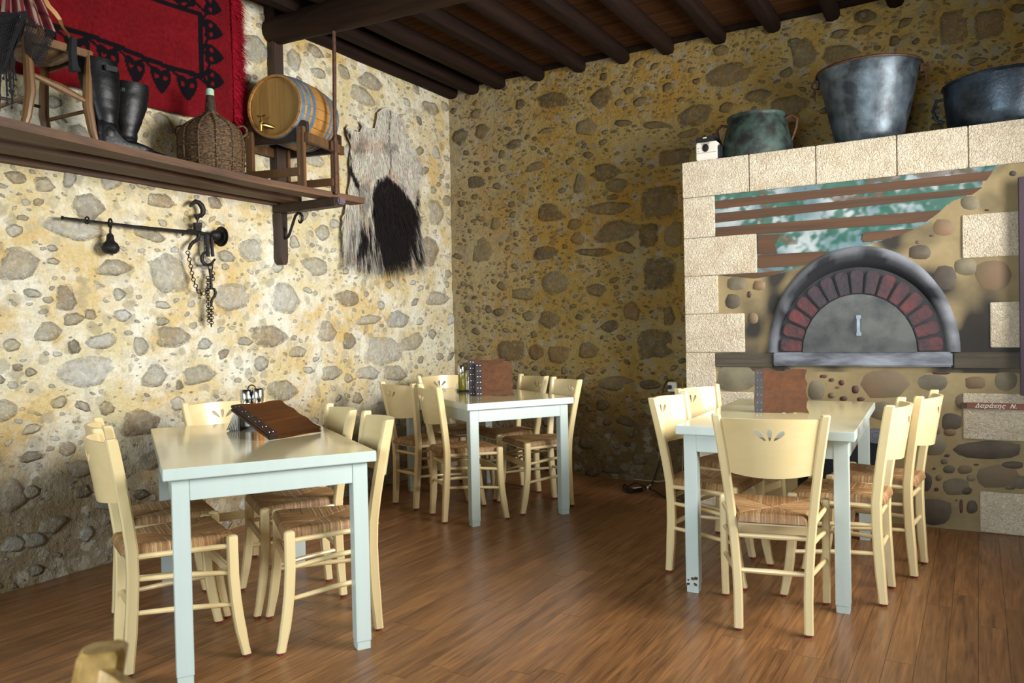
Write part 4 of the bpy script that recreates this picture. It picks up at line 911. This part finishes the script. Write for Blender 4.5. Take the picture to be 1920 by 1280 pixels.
# ------------------------------------------------------------------ old chair on shelf with cloths
oc = empty('old_chair', (.5, -3.74, SZ), label='old curved-leg wooden chair with rush seat at left end of shelf', cat='chair')
cwood = wood('honey_wood', (116, 82, 44), (78, 52, 26), 2, 1, .35, .05, .1, .3)
def curvleg(x, y, h_, s, dx=0):
    return MB().tube([(x+dx+.0, y+s*.028, 0), (x+dx*.6, y+s*.006, .07), (x+dx*.2, y-s*.012, .18), (x, y-s*.008, .3), (x, y, h_)], [.015, .019, .023, .021, .018], 10)
for x_, y_, s in ((.0, -.14, 0), (.0, .14, 1), (-.33, -.12, 0), (-.33, .12, 1)): curvleg(x_, y_, .43, 1 if s else -1).build('leg', cwood, oc)
MB().box((-.012, -.15, .40), (.012, .15, .435)).build('seat_rail', cwood, oc, bevel=.004)
for y_ in (-.14, .14): MB().box((-.33, y_-.01, .395), (0, y_+.01, .425)).build('seat_rail', cwood, oc, bevel=.004)
MB().tube([(.0, -.13, .262), (.0, 0, .232), (.0, .13, .195)], [.009, .02, .011], 8).build('stretcher', cwood, oc)
for z in (.1, .22): MB().tube([(-.33, -.12, z), (-.33, .12, z)], .008, 8).build('stretcher', M['darkwood'], oc)
MB().tube([(-.33, -.12, .16), (0, -.135, .16)], .009, 8).build('stretcher', cwood, oc)
MB().tube([(-.33, .12, .16), (0, .135, .16)], .009, 8).build('stretcher', cwood, oc)
r_s = MB(); rs = random.Random(2)
vs = []; fs = []; cs = []
for j in range(31):
    for i in range(31):
        s = -1+i/15; t = -1+j/15; vs.append((-.165+.155*s, .13*t, .415-.05*(1-s*s)*(1-t*t)+.006*nz(i*2, j*.4))); cs.append(mixc(lin((120, 96, 66)), lin((60, 44, 30)), .5+.5*nz(i*.9, j*.3)))
for j in range(30):
    for i in range(30): a = j*31+i; fs.append((a, a+1, a+32, a+31))
r_s.add(vs, fs, cs); r_s.build('rush_seat', M['rush'], oc, smooth=60, fix=False)
for y_ in (-.12, .12): MB().tube([(-.33, y_, .42), (-.36, y_, .62), (-.40, y_, .84)], .016, 8).build('back_post', cwood, oc)
for z in (.55, .72): MB().box((-.375, -.12, z), (-.355, .12, z+.05)).build('back_slat', cwood, oc, bevel=.003)
def sheet(P00, P10, P01, P11, nu, nv, wave, colf):
    m = MB(); vs = []; cs = []; fs = []
    for j in range(nv+1):
        for i in range(nu+1):
            s, t = i/nu, j/nv; p = (Vector(P00)*(1-s)+Vector(P10)*s)*(1-t)+(Vector(P01)*(1-s)+Vector(P11)*s)*t
            p += Vector(wave(s, t)); vs.append(tuple(p)); cs.append(colf(s, t))
    for j in range(nv):
        for i in range(nu): a = j*(nu+1)+i; fs.append((a, a+1, a+nu+2, a+nu+1))
    return m.add(vs, fs, cs)
X1 = .47
q = lambda px, py, x=X1: at(px, py, 0, x)
rcl = sheet(q(0, -60, .2), q(40, -60, .2), q(2, 22, .46), q(104, 62, .50), 60, 30, lambda s, t: (.012*math.sin(s*22)+.02*math.sin(PI*t), 0, 0), lambda s, t: mixc(lin((112, 44, 46)), lin((170, 150, 130)) if int(s*26) % 4 == 0 else lin((70, 30, 34)), .75 if int(s*26) % 2 == 0 else .15))
o = rcl.build('striped_cloth', M['rug'], smooth=60, fix=False); tag(o, 'faded red striped cloth draped over the old chair on the shelf', 'cloth')
md = o.modifiers.new('thick', 'SOLIDIFY'); md.thickness = .004
# black net shawl: dense strips plus knotted mesh
blk = noisy('black_wool', (20, 18, 22), (10, 9, 12), 50, .9, .4, 90)
m = MB()
def netline(a, b, r=.0016): m.tube([a, b], r, 4)
def netgrid(P00, P10, P01, P11, nu, nv, bulge=.02):
    def pt(s, t): p = (Vector(P00)*(1-s)+Vector(P10)*s)*(1-t)+(Vector(P01)*(1-s)+Vector(P11)*s)*t; return p+Vector((bulge*math.sin(PI*t)+.008*math.sin(s*9+t*5), 0, -.02*math.sin(PI*s)*t))
    for j in range(nv):
        for i in range(nu):
            o_ = .5 if j % 2 else 0; c0 = pt(min(1, (i+o_)/nu), j/nv)
            for d_ in (-.5, .5): netline(c0, pt(max(0, min(1, (i+o_+d_)/nu)), (j+1)/nv))
netgrid(q(-6, 26, .52), q(48, 22, .54), q(-6, 140, .56), q(30, 84, .56), 16, 16)
netgrid(q(36, 20, .53), q(104, 62, .53), q(48, 92, .53), q(78, 122, .50), 15, 14)
netgrid(q(-8, 26, .525), q(52, 20, .545), q(-8, 150, .55), q(44, 60, .55), 22, 18, .01)
for k in range(26):
    px = -6+36*rnd.random(); y0 = 90+40*rnd.random(); y1 = min(205, 130+rnd.random()*75); a, b = q(px, y0, .56), q(px+rnd.uniform(-5, 5), y1, .56); netline(a, b, .0022)
    m.lathe([(.003, 0), (.006, .006), (.003, .012)], 6, tuple(b))
sheetb = sheet(q(-8, 26, .50), q(40, 24, .52), q(-8, 120, .53), q(26, 60, .53), 14, 14, lambda s, t: (.01*math.sin(s*12), 0, 0), lambda s, t: (0, 0, 0)); m.add(sheetb.v, sheetb.f)
o = m.build('fringed_shawl', blk, smooth=False, fix=False); tag(o, 'black crocheted shawl with tassels hanging over the old chair', 'shawl')
rb = MB(); P = [(80, -10), (92, 12), (104, 25), (113, 38), (118, 52), (127, 64), (134, 76)]
rings = []
for i, (px, py) in enumerate(P):
    wv = 4+2*math.sin(i); a = q(px-wv, py, .5+.01*math.sin(i)); b = q(px+wv*.5, py-2, .51); rings.append([tuple(a), tuple(b), tuple(b+np.array([.003, 0, 0])), tuple(a+np.array([.003, 0, 0]))])
o = rb.loft(rings).build('leather_strap', noisy('tan_leather', (168, 122, 60), (130, 90, 42)), smooth=50); tag(o, 'tan leather strap dangling over the old chair seat', 'strap')
bt = MB().tube([q(137, 72, .52), q(136, 100, .525), q(138, 128, .525)], [.016, .018, .02], 8); bt.tube([q(137, 120, .525), q(140, 134, .525)], [.02, .026], 8)
o = bt.build('black_tassel', blk); tag(o, 'black woollen tassel tied on the old chair rail', 'tassel')

# ------------------------------------------------------------------ rug on the wall
def heart(u, v, s):           # tip at -v
    x_ = u/s; y_ = v/s+.15; return (x_*x_+(y_-abs(x_)*.75)**2) < .62 and not ((abs(x_)-.34)**2+(y_-.38)**2 < .028) 
BLK = lin((14, 10, 14))
def rugcol(y, z):
    c = mixc(lin((100, 8, 16)), lin((68, 4, 10)), .5+.5*nz(y*5, z*.6, 3)); c = mixc(c, lin((150, 40, 44)), .25*(.5+.5*nz(y*60, z*50, 1)))
    bz = 2.752+.03*sm(-2.64, -3.4, y)
    yb = -2.64; zt = 3.115
    ins = y < yb and bz < z < zt
    def line(d, w_=.014): return abs(d) < w_
    if (line(y-yb) and bz-.012 < z < zt+.012) or (line(z-bz) and y < yb+.012) or (line(z-zt) and y < yb+.012): return BLK
    if not ins:
        # zigzag vine beside the line
        zz = .024*(abs(((z*12) % 2)-1)*2-1); zy = .024*(abs(((y*12) % 2)-1)*2-1)
        if yb < y < yb+.08 and bz-.05 < z < zt+.05 and abs(y-yb-.036-zz) < .010: return BLK
        if bz-.08 < z < bz and y < yb+.05 and abs(z-bz+.036-zy) < .010: return BLK
        if zt < z < zt+.08 and y < yb+.05 and abs(z-zt-.036-zy) < .010: return BLK
        for k in range(6):
            if heart(z-(2.74+.152*k), -(y+2.548), .08): return BLK
        for k in range(14):
            if heart(y-(-2.735-.163*k), z-bz+.092, .082) or heart(y-(-2.735-.163*k), -(z-zt-.1), .082): return BLK
    return c
m = MB(); y0, y1, z0, z1 = -4.5, -2.395, 2.50, 3.34; st = .0068; nu = int((y1-y0)/st); nv = int((z1-z0)/st); vs = []; cs = []; fs = []
for j in range(nv+1):
    for i in range(nu+1):
        y_ = y0+(y1-y0)*i/nu; z_ = z0+(z1-z0)*j/nv; zb = .035*sm(-2.75, -2.4, y_)*(1-j/nv)
        vs.append((.05+.012*math.sin(y_*9)+.01*nz(y_*3, z_*2), y_, z_+zb)); cs.append(rugcol(y_, z_))
for j in range(nv):
    for i in range(nu): a = j*(nu+1)+i; fs.append((a, a+1, a+nu+2, a+nu+1))
m.add(vs, fs, cs)
rg_ = empty('red_rug', (.05, -3.4, 2.5), label='red woven wool rug with black heart border hung on the left wall', cat='rug')
o = m.build('woven_field', M['rug'], rg_, smooth=60, fix=False); o.location = (-.05, 3.4, -2.5); md = o.modifiers.new('t', 'SOLIDIFY'); md.thickness = .008; md.offset = -1
def strands(lst, col):
    m = MB()
    for (p, d, ln, wd, dr, c) in lst:
        p = Vector(p); d = Vector(d).normalized(); sd = d.cross(Vector((1, 0, 0))).normalized()*wd; p1 = p+d*ln*.5+Vector((dr*.3, 0, -ln*.08)); p2 = p+d*ln+Vector((dr, 0, -ln*.28))
        m.add([p-sd, p+sd, p1+sd*.8, p1-sd*.8, p2], [(0, 1, 2, 3), (3, 2, 4)], c)
    return m
rr = random.Random(9); lst = []
for k in range(2600):
    z_ = rr.uniform(2.54, 3.34); c = mixc(lin((150, 18, 34)), lin((90, 8, 20)), rr.random())
    lst.append(((.05+rr.uniform(-.01, .012), -2.398+rr.uniform(-.01, .004), z_), (rr.uniform(-.1, .2), rr.uniform(.5, 1), rr.uniform(-.9, .1)), rr.uniform(.06, .125), .0022, rr.uniform(-.01, .02), c))
o = strands(lst, None).build('fringe', M['rug'], rg_, smooth=False, fix=False); o.location = (-.05, 3.4, -2.5); o['kind'] = 'stuff'

# ------------------------------------------------------------------ goat hide
HP = lambda X, Y: (lambda p: (p[1], p[2]))(at(640+X/3.765, 190+Y/3.765, 0, .03))
HO = [(255,80),(290,50),(330,45),(360,80),(400,95),(435,130),(440,200),(445,240),(480,300),(530,370),(545,420),(575,460),(570,520),(550,560),(545,650),(535,740),(550,850),(560,960),(570,1080),(545,1140),(520,1100),(440,1130),(400,1140),(330,1160),(290,1150),(200,1140),(120,1110),(80,1070),(30,1100),(8,1050),(15,960),(2,900),(10,820),(30,740),(55,610),(65,540),(55,400),(70,320),(40,240),(30,190),(45,175),(75,210),(130,215),(145,180),(130,140),(160,160),(190,190),(235,190),(245,130)]
DK = [[(240,560),(330,520),(400,590),(480,690),(520,760),(520,850),(500,960),(470,1000),(460,1100),(440,1220),(400,1220),(330,1250),(290,1200),(280,1080),(250,960),(230,860),(205,780),(215,650)],[(150,870),(100,960),(95,1060),(150,1020),(190,960),(170,860)],[(500,960),(540,1100),(560,1230),(520,1150),(480,1000)],[(530,620),(550,660),(548,760),(510,900),(500,850),(520,720)],[(55,340),(75,480),(110,560),(125,640),(95,590),(62,520)],[(28,170),(60,230),(75,270),(40,250)]]
GR = [[(110,270),(165,260),(165,350),(130,370),(80,330)],[(110,600),(190,550),(205,700),(160,790),(120,760)],[(280,290),(400,300),(400,355),(300,365)],[(390,560),(450,600),(470,700),(420,640)],[(560,440),(590,460),(570,520),(540,500)],[(60,1040),(30,1100),(90,1080)]]
def hidecol(X, Y):
    j = 12*nz(X*.03, Y*.012, 4); X2, Y2 = X+j, Y+14*nz(X*.04, Y*.02, 9)
    if any(inpoly(X2, Y2, P) for P in DK): return mixc(lin((34, 26, 26)), lin((18, 14, 16)), .5+.5*nz(X*.1, Y*.02))
    c = mixc(lin((214, 210, 196)), lin((184, 176, 164)), .5+.5*nz(X*.02, Y*.01, 2)); c = mixc(c, lin((196, 168, 146)), .5*sm(.1, .4, nz(X*.01, Y*.008, 7)))
    if Y > 860 and nz(X*.07, Y*.004, 3) > .05: c = mixc(c, lin((60, 52, 50)), .7)
    if 820 < Y and 90 < X < 560 and nz(X*.11, Y*.003, 13)+sm(820, 1150, Y)*.12 > .06: c = lin((36, 30, 30))
    if any(inpoly(X2, Y2, P) for P in GR): c = mixc(c, lin((74, 68, 68)), .45+.3*nz(X*.05, Y*.05))
    if abs(X-335-6*math.sin(Y*.02)) < 4 and 60 < Y < 530: c = lin((50, 46, 42))
    return c
hr = empty('goat_hide', (.03, *HP(320, 1000)), label='black and pale grey goat hide pinned on the left wall near the corner', cat='hide')
hoff = tuple(-v for v in hr.location)
pts = []; Ho2 = []
for (a, b), (c_, d_) in zip(HO, HO[1:]+HO[:1]):
    kk = max(1, int(math.hypot(c_-a, d_-b)/22)); Ho2 += [(a+(c_-a)*i/kk+rr.uniform(-2.5, 2.5), b+(d_-b)*i/kk+rr.uniform(-2.5, 2.5)) for i in range(kk)]
pts = list(Ho2); E = [(i, (i+1) % len(Ho2)) for i in range(len(Ho2))]
for X in range(0, 600, 9):
    for Y in range(40, 1170, 9):
        if inpoly(X, Y, Ho2): pts.append((X+rr.uniform(-2, 2), Y+rr.uniform(-2, 2)))
V, _, F, *_ = delaunay_2d_cdt([Vector(p) for p in pts], E, [], 0, 1e-5)
F = [tuple(f) for f in F if inpoly(sum(V[i].x for i in f)/len(f), sum(V[i].y for i in f)/len(f), Ho2)]
m = MB(); vs = []; cs = []
for v in V: yy, zz = HP(v.x, v.y); vs.append((.032+.01*nz(v.x*.02, v.y*.02), yy, zz)); cs.append(hidecol(v.x, v.y))
m.add(vs, F, cs); o = m.build('skin', M['hide'], hr, smooth=60, fix=False); o.location = hoff; md = o.modifiers.new('t', 'SOLIDIFY'); md.thickness = .006; md.offset = 0
lst = []
for k in range(15000):
    X, Y = rr.uniform(0, 590), rr.uniform(50, 1170)
    if not inpoly(X, Y, HO): continue
    dark = any(inpoly(X, Y, P) for P in DK); lo_ = sm(500, 1000, Y)
    ln = (.015+.03*rr.random())+(.06+.05*rr.random())*lo_*(1 if Y > 800 or dark else .4); yy, zz = HP(X, Y)
    if X > 520 and 380 < Y < 560 or (X < 160 and Y < 360): ln = .04
    dv_ = (X-330)/330*.35; c = hidecol(X, Y); c = tuple(v*rr.uniform(.75, 1.2) for v in c)
    lst.append(((.036+.008*rr.random(), yy, zz), (.25, dv_+rr.uniform(-.15, .15)+(.5 if X > 520 and Y < 560 else 0), -1), ln, .0013, .004, c))
o = strands(lst, None).build('hair', M['hide'], hr, smooth=False, fix=False); o.location = hoff; o['kind'] = 'stuff'

# ------------------------------------------------------------------ steelyard on the wall
sy = empty('steelyard_scale', (.05, -2.65, 1.83), label='black iron steelyard scale with hooks and chains on left wall', cat='scale')
soff = tuple(-v for v in sy.location)
def syp(mb, nm, mat=M['iron'], **k): o = mb.build(nm, mat, sy, **k); o.location = soff; return o
W1 = lambda X, Y, x=.06: tuple(at(90+X/3.692, 350+Y/3.692, 0, x))       # crop of 3.692x
W2 = lambda X, Y, x=.06: tuple(at(340+X/10.67, 360+Y/10.67, 0, x))
W3 = lambda X, Y, x=.06: tuple(at(370+X/7.12, 440+Y/7.12, 0, x))
syp(MB().tube([W1(100, 215), W1(600, 275), W1(1130, 330)], [.0065, .008, .011], 8).lathe([(.004, -.01), (.01, 0), (.004, .01)], 8, W1(100, 215)).torus(W1(270, 232), .018, .004, (0, 1, 0), 12, 6), 'balance_arm')
syp(MB().tube([W2(590, 860), W2(640, 865), W2(680, 868), W2(735, 870), W2(745, 872)], [.016, .03, .033, .03, .02], 12).tube([W2(755, 890), W2(770, 893)], [.052, .052], 20).tube([W2(790, 888), W2(810, 890), W2(855, 893)], [.062, .06, .012], 20), 'arm_head')
syp(MB().tube([W2(*p) for p in [(175, 290), (215, 230), (280, 190), (350, 210), (405, 270), (435, 350), (430, 430), (395, 470), (330, 475), (260, 465)]], [.007, .01, .014, .015, .016, .016, .015, .014, .01, .008], 8).tube([W2(290, 185), W2(300, 165), W2(320, 180)], .004, 6), 'top_hook')
syp(MB().tube([W2(320, 480), W2(318, 560)], [.018, .008], 8).tube([W2(320, 560), W2(320, 600)], .004, 6), 'swivel')
syp(MB().box((-.012, -.03, 0), (.012, .03, .001), Matrix.Identity(3), W2(325, 780)).loft([[(W2(X, Y)[0]+dx, W2(X, Y)[1], W2(X, Y)[2]) for X, Y, dx in ((xa, yy, -.012), (xb, yy, -.012), (xb, yy, .012), (xa, yy, .012))] for yy, xa, xb in ((610, 255, 395), (780, 268, 375))]), 'fork', smooth=False)
syp(MB().tube([W2(*p) for p in [(15, 870), (60, 815), (130, 780), (220, 775), (300, 800)]], [.004, .009, .011, .011, .011], 8), 'spur_hook')
syp(MB().tube([W2(*p) for p in [(350, 830), (345, 900), (310, 960), (240, 1000), (190, 1050), (150, 1150)]], [.01, .011, .011, .011, .011, .008], 8), 'side_hook')
syp(MB().tube([W1(1097, 335), W1(1097, 400)], .017, 6).tube([W2(520, 880), W2(530, 1290)], .013, 6).tube([W2(590, 890), W2(630, 1290)], .011, 6), 'hanger_plates', smooth=False)
syp(MB().tube([W3(*p) for p in [(125, 235), (85, 245), (60, 290), (65, 350), (95, 395), (140, 405), (185, 395), (215, 350), (235, 325)]], [.006, .009, .011, .011, .011, .01, .009, .007, .007], 8), 'middle_hook')
syp(MB().tube([W3(175, 455), W3(180, 560), W3(185, 730)], [.013, .008, .01], 8), 'link_bar')
syp(MB().tube([W3(*p) for p in [(190, 715), (225, 725), (243, 770), (230, 820), (195, 860), (188, 920), (190, 960)]], [.007, .008, .009, .009, .008, .007, .006], 8), 'lower_hook')
ch = MB()
def chain(P, n, R=.011):
    P = [Vector(p) for p in P]; L = [0]
    for a, b in zip(P, P[1:]): L.append(L[-1]+(b-a).length)
    for i in range(n):
        d = L[-1]*(i+.5)/n; k = max(j for j in range(len(P)-1) if L[j] <= d); c_ = P[k].lerp(P[k+1], (d-L[k])/(L[k+1]-L[k]))
        ch.torus(c_, R, .0028, (1, .9 if i % 2 else -.35, 0), 10, 5)
chain([W1(*p) for p in [(965, 445), (985, 530), (1000, 620), (1030, 710), (1060, 742), (1090, 735), (1110, 700)]], 17)
chain([W3(*p) for p in [(118, 150), (118, 235)]], 4)
chain([W3(*p) for p in [(145, 560), (140, 660), (143, 800), (150, 1000), (155, 1160)]], 19)
chain([W3(*p) for p in [(210, 500), (205, 600)]], 3); ch.torus(W3(175, 430), .022, .0035, (1, .3, 0), 14, 6)
chain([W3(*p) for p in [(190, 960), (188, 1060), (190, 1150), (185, 1220)]], 8)
o = syp(ch, 'chain'); o['kind'] = 'stuff'
wt = empty('scale_weight', at(90+435/3.692, 350+500/3.692, 0, .07), label='black iron pear-shaped weight hanging from the scale arm', cat='weight')
c0 = Vector(wt.location); woff = tuple(-v for v in c0)
ptop = Vector(W1(430, 235, .07)); 
o = MB().lathe([(.01, .025), (.028, .03), (.042, .045), (.045, .062), (.036, .082), (.024, .092), (.02, .1), (.017, .125), (.01, .135)], 24).build('bulb', M['iron'], wt)
o = MB().torus(tuple(Vector(W1(435, 372, .07))-c0), .017, .0035, (1, .2, 0), 14, 6).tube([tuple(Vector(W1(*p_, .07))-c0) for p_ in [(434, 358), (430, 300), (436, 275)]], .006, 8).torus(tuple(ptop-c0+Vector((0, 0, -.012))), .022, .005, (0.2, 1, 0), 14, 6).build('hook', M['iron'], wt)
MB().lathe([(.012, .018), (.014, .026)], 10).build('lead_plug', M['chrome'], wt)

# ------------------------------------------------------------------ cables and socket
yb = -.03
sk = empty('wall_socket', (2.03, -.02, .745), label='small white wall socket with a black plug beside the oven', cat='socket')
MB().box((-.035, -.03, -.035), (.035, .01, .035)).build('face_plate', M['white'], sk, bevel=.004)
MB().box((-.03, -.065, -.015), (.0, -.031, .015)).build('plug', M['black'], sk, bevel=.005)
def B(px, py, y=yb): return tuple(at(px, py, 1, y))
def Fl(px, py, z=.006): return tuple(at(px, py, 2, z))
def smooth_path(P, k=5):
    P = [Vector(p) for p in P]; out = []
    for i in range(len(P)-1):
        a, b, c_, d_ = P[max(i-1, 0)], P[i], P[i+1], P[min(i+2, len(P)-1)]
        for q_ in range(k):
            t = q_/k; out.append(.5*((2*b)+(c_-a)*t+(2*a-5*b+4*c_-d_)*t*t+(3*b-a-3*c_+d_)*t**3))
    return out+[P[-1]]
pc = empty('power_cable', Fl(1215, 915), label='black power cable with adapter trailing from socket to floor', cat='cable')
po_ = tuple(-v for v in pc.location)
o = MB().tube(smooth_path([B(1262, 712, -.06), B(1249, 716), B(1240, 745), B(1243, 800, -.05), B(1238, 855, -.06), B(1230, 885, -.05), Fl(1222, 905), Fl(1216, 914), Fl(1228, 920), Fl(1246, 932), Fl(1275, 937), Fl(1310, 935)]), .004, 6).tube(smooth_path([Fl(1213, 915), Fl(1200, 907), Fl(1188, 906), Fl(1178, 912), Fl(1172, 918)]), .0035, 6).tube(smooth_path([Fl(1169, 911, .01), Fl(1172, 908, .02), Fl(1176, 916, .01), Fl(1172, 920, .01), Fl(1168, 913, .01)]), .006, 6).build('cord', M['black'], pc); o.location = po_
a = Vector(Fl(1177, 921, .014)); b = Vector(Fl(1202, 917, .014)); d = (b-a).normalized(); e = Vector((-d.y, d.x, 0)); R = Matrix((d, e, Vector((0, 0, 1)))).transposed()
o = MB().box((0, -.022, -.013), ((b-a).length, .022, .016), R, tuple(a)).build('adapter', M['black'], pc, bevel=.004); o.location = po_
o = MB().box((.05, -.016, .0165), (.12, .016, .017), R, tuple(a)).build('adapter_sticker', M['paper'], pc, smooth=False); o.location = po_
o = MB().tube([Fl(1214, 914, .008), Fl(1220, 909, .008)], .008, 8).build('cable_tag', M['paper'], pc); o.location = po_
o = MB().tube(smooth_path([B(1280, 716, -.05), B(1282, 760), B(1281, 850), B(1279, 885), B(1270, 892), B(1262, 897), B(1235, 902), B(1190, 898)]), .0035, 6).build('wall_cable', noisy('beige_cable', (170, 150, 112), (150, 130, 92)), smooth=50)
tag(o, 'thin beige cable running down the back wall beside the oven', 'cable')
